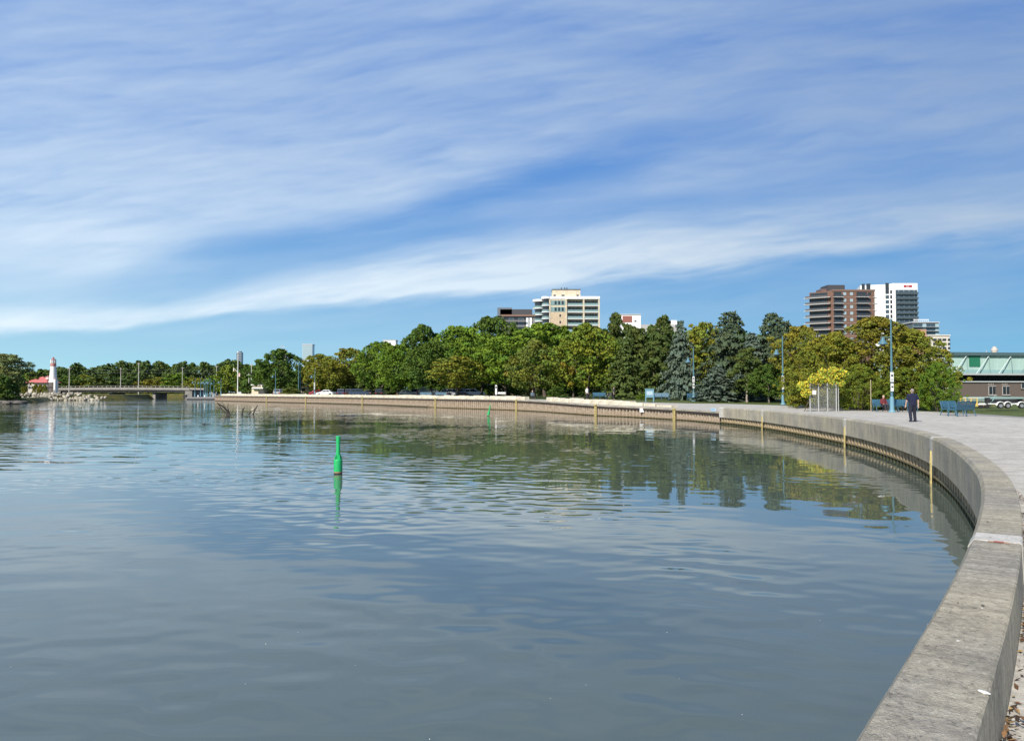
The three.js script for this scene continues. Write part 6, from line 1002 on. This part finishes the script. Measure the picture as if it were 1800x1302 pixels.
{ // chain-link gate with its posts, and the yellow vine over it
  const steel = mat(0.42, 0.42, 0.41, { roughness: 0.45, metalness: 0.4 }), d = 62, gy = 0.94, F = thing('chain_link_gate', 'tall chain link gate with steel posts in front of the thicket', 'gate', [sightX(1450, d), gy, -d], 0.02), u = d / FOCAL;
  const xs = [1424, 1439, 1455, 1470.5].map((p) => (p - 1450) * u), H = (717 - 668) * u;
  xs.forEach((x, i) => part(F, 'post', [cyl(0.055, 0.055, H + (i > 2 ? 0.15 : 0), x, 0, 0, 10), new THREE.SphereGeometry(0.07, 8, 6).translate(x, H + (i > 2 ? 0.15 : 0), 0)], steel));
  part(F, 'post', cyl(0.04, 0.04, H, (1474 - 1450) * u, 0, 0.02, 8), steel);
  part(F, 'top_rail', bar([xs[0], H - 0.06, 0], [xs[3], H - 0.06, 0], 0.028), steel);
  for (let k = 0; k < 3; k++) { const x0 = xs[k] + 0.06, x1 = xs[k + 1] - 0.06, w = x1 - x0, h = H - 0.15, l = []; const stp = 0.075; for (let s = -h; s < w; s += stp) { const a0 = Math.max(0, s), b0 = Math.min(w, s + h); if (b0 - a0 > 0.05) { l.push(bar([x0 + a0, 0.05 + (a0 - s), 0], [x0 + b0, 0.05 + (b0 - s), 0], 0.0055, 0.0055, 3), bar([x0 + w - a0, 0.05 + (a0 - s), 0.004], [x0 + w - b0, 0.05 + (b0 - s), 0.004], 0.0055, 0.0055, 3)); } } const m = part(F, 'mesh_panel', l, steel); m.userData.kind = 'stuff'; }
  part(F, 'notice', box(0.3, 0.35, 0.02, (1431 - 1450) * u, 1.35, 0.05), signWhite);
  const v = thing('climbing_vine', 'bright yellow leafed vine sprawling over the chain link gate', 'vine', [sightX(1445, d), gy, -d - 0.1], 0); const vw = 74 * u;
  part(v, 'leaves', (() => { const r = rng(81), L = leafMesh(); for (let k = 0; k < 46; k++) { const t = r(), x = (t - 0.5) * vw, yb = lerp(1.6, 2.9, sstep(0, 0.55, t)) + (r() - 0.5) * 1.0 - (t > 0.8 ? 0.2 : 0), c = new THREE.Vector3(x, yb, (r() - 0.5) * 0.9), val = 0.7 + r() * 0.5; for (let j = 0; j < 70; j++) { const q = rv(r), p = c.clone().add(new THREE.Vector3(q.x * 0.34, q.y * 0.26, q.z * 0.34)), n = q.multiplyScalar(0.6).addScaledVector(rv(r), 0.8).add(new THREE.Vector3(0, 0.3, 0.3)).normalize(), w = val * (0.8 + r() * 0.4), gr = r() < 0.42 ? 0.42 : 1; addLeaf(L, p, n, 0.065 * (0.6 + r() * 0.7), 1.2, [w * gr, w * lerp(1, gr, 0.4), w], r); } } return leafGeometry(L); })(), LEAF.yellow);
  part(v, 'stem', [bar([-1.4, 0, 0], [-0.6, 1.9, 0.1], 0.03, 0.02), bar([-0.6, 1.9, 0.1], [1.2, 2.9, 0], 0.02, 0.012), bar([0.3, 0, 0.1], [0.9, 2.6, 0], 0.025, 0.015)], bark);
  const q = thing('fence_post', 'single rusty steel post standing right of the gate', 'post', [sightX(1531, 61.5), gy, -61.5]); part(q, 'shaft', cyl(0.035, 0.035, 2.5, 0, 0, 0, 8), mat(0.35, 0.28, 0.2)); part(q, 'cap', new THREE.SphereGeometry(0.045, 8, 6).translate(0, 2.5, 0), mat(0.35, 0.28, 0.2));
}

// ---------------------------------------------------------------- small things close by
{ // dry leaves and reed bits along the foot of the wall
  const r = rng(83), ms = [[0.16, 0.075, 0.03], [0.10, 0.055, 0.03], [0.22, 0.12, 0.05], [0.30, 0.21, 0.09], [0.05, 0.03, 0.02]], P = [], N = [], C = [];
  const put = (s, f, y, size, c, tilt) => { const p = shore(s, f, y), a = r() * 6.283, n = new THREE.Vector3((r() - 0.5) * tilt, 1, (r() - 0.5) * tilt).normalize(), u = new THREE.Vector3(Math.cos(a), (r() - 0.5) * tilt, Math.sin(a)).multiplyScalar(size), v = new THREE.Vector3().crossVectors(n, u).multiplyScalar(0.55), q = (du, dv, h) => [p.x + u.x * du + v.x * dv, p.y + h + u.y * du + v.y * dv, p.z + u.z * du + v.z * dv]; const A = q(-1, 0, 0.004), B = q(-0.2, 0.9, size * 0.3), D = q(1, 0, size * 0.25), E = q(-0.1, -0.9, size * 0.35), M = q(0, 0, 0.0); for (const t of [[A, M, B], [B, M, D], [A, E, M], [M, E, D]]) for (const w of t) { P.push(...w); N.push(n.x, n.y, n.z); C.push(...c); } };
  for (let k = 0; k < 3200; k++) { const s = S_CAM + Math.pow(r(), 1.25) * (S_A - S_CAM + 4), heap = clamp(0.5 + 1.7 * noise2(s * 1.3, 4.2)) ** 1.5; if (r() > heap + 0.08) continue; const f = 0.402 + Math.pow(r(), 2) * (0.035 + 0.15 * heap), c = ms[Math.floor(r() * 5)], k2 = 0.7 + r() * 0.6; put(s, f, 0.946 + r() * 0.035 * heap, 0.009 + r() * 0.015, c.map((v) => v * k2), 1.3); }
  for (let k = 0; k < 22; k++) { const s = S_CAM + r() * 26, c = ms[Math.floor(r() * 5)]; put(s, 0.6 + r() * 2.5, 0.945, 0.014 + r() * 0.02, c, 0.5); }
  const g = new THREE.BufferGeometry(); g.setAttribute('position', new THREE.Float32BufferAttribute(P, 3)); g.setAttribute('normal', new THREE.Float32BufferAttribute(N, 3)); g.setAttribute('color', new THREE.Float32BufferAttribute(C, 3));
  const m = new THREE.Mesh(g, mat(1, 1, 1, { vertexColors: true, roughness: 0.9 })); m.name = 'leaf_litter'; scene.add(m); tag(m, 'dry brown leaves heaped along the foot of the sea wall', 'leaves', null, 'stuff');
  const reed = mat(0.42, 0.31, 0.13, { roughness: 0.8 }); const s0 = nearestS(2.25, 4.0);
  const stick = (label, s, f, len, yaw) => { const p = shore(s, f, 0.975), o = solid('reed_stalk', [bar([-len / 2, 0, 0], [len * 0.1, 0.012, 0.01], 0.008, 0.007, 6), bar([len * 0.1, 0.012, 0.01], [len / 2, 0.0, 0.03], 0.007, 0.004, 6)], reed, label, 'stalk', 'dry reed stalks by the wall'); o.position.copy(p); o.rotation.y = yaw; };
  stick('longer tan reed stalk lying among dry leaves by the wall', s0 + 0.35, 0.62, 0.26, 0.6); stick('shorter tan reed stalk crossing the longer one', s0 + 0.25, 0.66, 0.22, -0.7);
  // splash marks, chips and the worn patch on the coping
  const mark = (s, f, w, l, mt, label, y = TOP + 0.003) => { const P2 = [], I2 = [], U2 = []; const nn = 6; for (let i = 0; i <= nn; i++) for (const k of [0, 1]) { const q = shore(s + (i / nn - 0.5) * w, f + (k - 0.5) * l, y); P2.push(q.x, q.y, q.z); U2.push(i / nn * w, k * l); } for (let i = 0; i < nn; i++) I2.push(i * 2, i * 2 + 1, i * 2 + 2, i * 2 + 2, i * 2 + 1, i * 2 + 3); const gg = new THREE.BufferGeometry(); gg.setAttribute('position', new THREE.Float32BufferAttribute(P2, 3)); gg.setAttribute('uv', new THREE.Float32BufferAttribute(U2, 2)); gg.setIndex(I2); gg.computeVertexNormals(); return part(wall, label, gg, mt); };
  mark(S_STRIPE1 - 0.22, 0.22, 0.075, 0.15, mat(0.55, 0.33, 0.20, { map: repeat(grainTex, 1 / 0.3) }), 'faded_orange_mark'); mark(S_STRIPE1 - 0.22, 0.22, 0.065, 0.07, mat(0.52, 0.15, 0.10, { map: repeat(grainTex, 1 / 0.3) }), 'faded_red_mark', TOP + 0.006);
  const chip = (s, f, w, l, c) => { const p = shore(s, f, TOP + 0.003), gg = new THREE.IcosahedronGeometry(0.5, 1), q = gg.attributes.position; const mp = new Map(); for (let i = 0; i < q.count; i++) { const k = q.getX(i).toFixed(2) + q.getZ(i).toFixed(2); if (!mp.has(k)) mp.set(k, 0.6 + r() * 0.7); q.setXYZ(i, q.getX(i) * mp.get(k), q.getY(i), q.getZ(i) * mp.get(k)); } gg.computeVertexNormals(); const o = part(wall, 'dropping', gg, mat(...c, { roughness: 0.95 })); o.position.copy(p); o.scale.set(w, 0.008, l); o.rotation.y = shoreYaw(s) + r(); };
  const sA = (px, py) => { const d = 1687.5 / (py - 688); return nearestS(sightX(px, d), d); };
  for (let k = 0; k < 11; k++) chip(lerp(S_CAM + 0.5, S_STRIPE1 + 5, r()), 0.07 + r() * 0.30, 0.012 + r() * 0.02, 0.01 + r() * 0.012, r() < 0.6 ? [0.52, 0.50, 0.46] : [0.10, 0.085, 0.06]);
  chip(nearestS(2.15, 3.2), 0.36, 0.05, 0.03, [0.74, 0.72, 0.68]); chip(nearestS(2.75, 4.5), 0.24, 0.045, 0.02, [0.12, 0.10, 0.075]);
  const rope = shore(nearestS(2.35, 4.35), -0.01, 1.10); const rp = solid('mooring_line', [bar([0, 0.1, 0], [0.16, 0.02, 0.012], 0.008, 0.008, 6), bar([0.16, 0.02, 0.012], [0.30, -0.10, 0.006], 0.008, 0.006, 6)], mat(0.20, 0.19, 0.18), 'short dark cord hanging over the water side of the near coping', 'cord'); rp.position.copy(rope); rp.rotation.y = shoreYaw(nearestS(2.35, 4.35)) + Math.PI;
}

// shadows for every mesh
scene.traverse((o) => { if (o.isMesh) { o.castShadow = true; o.receiveShadow = true; } });
renderer.render(scene, camera);
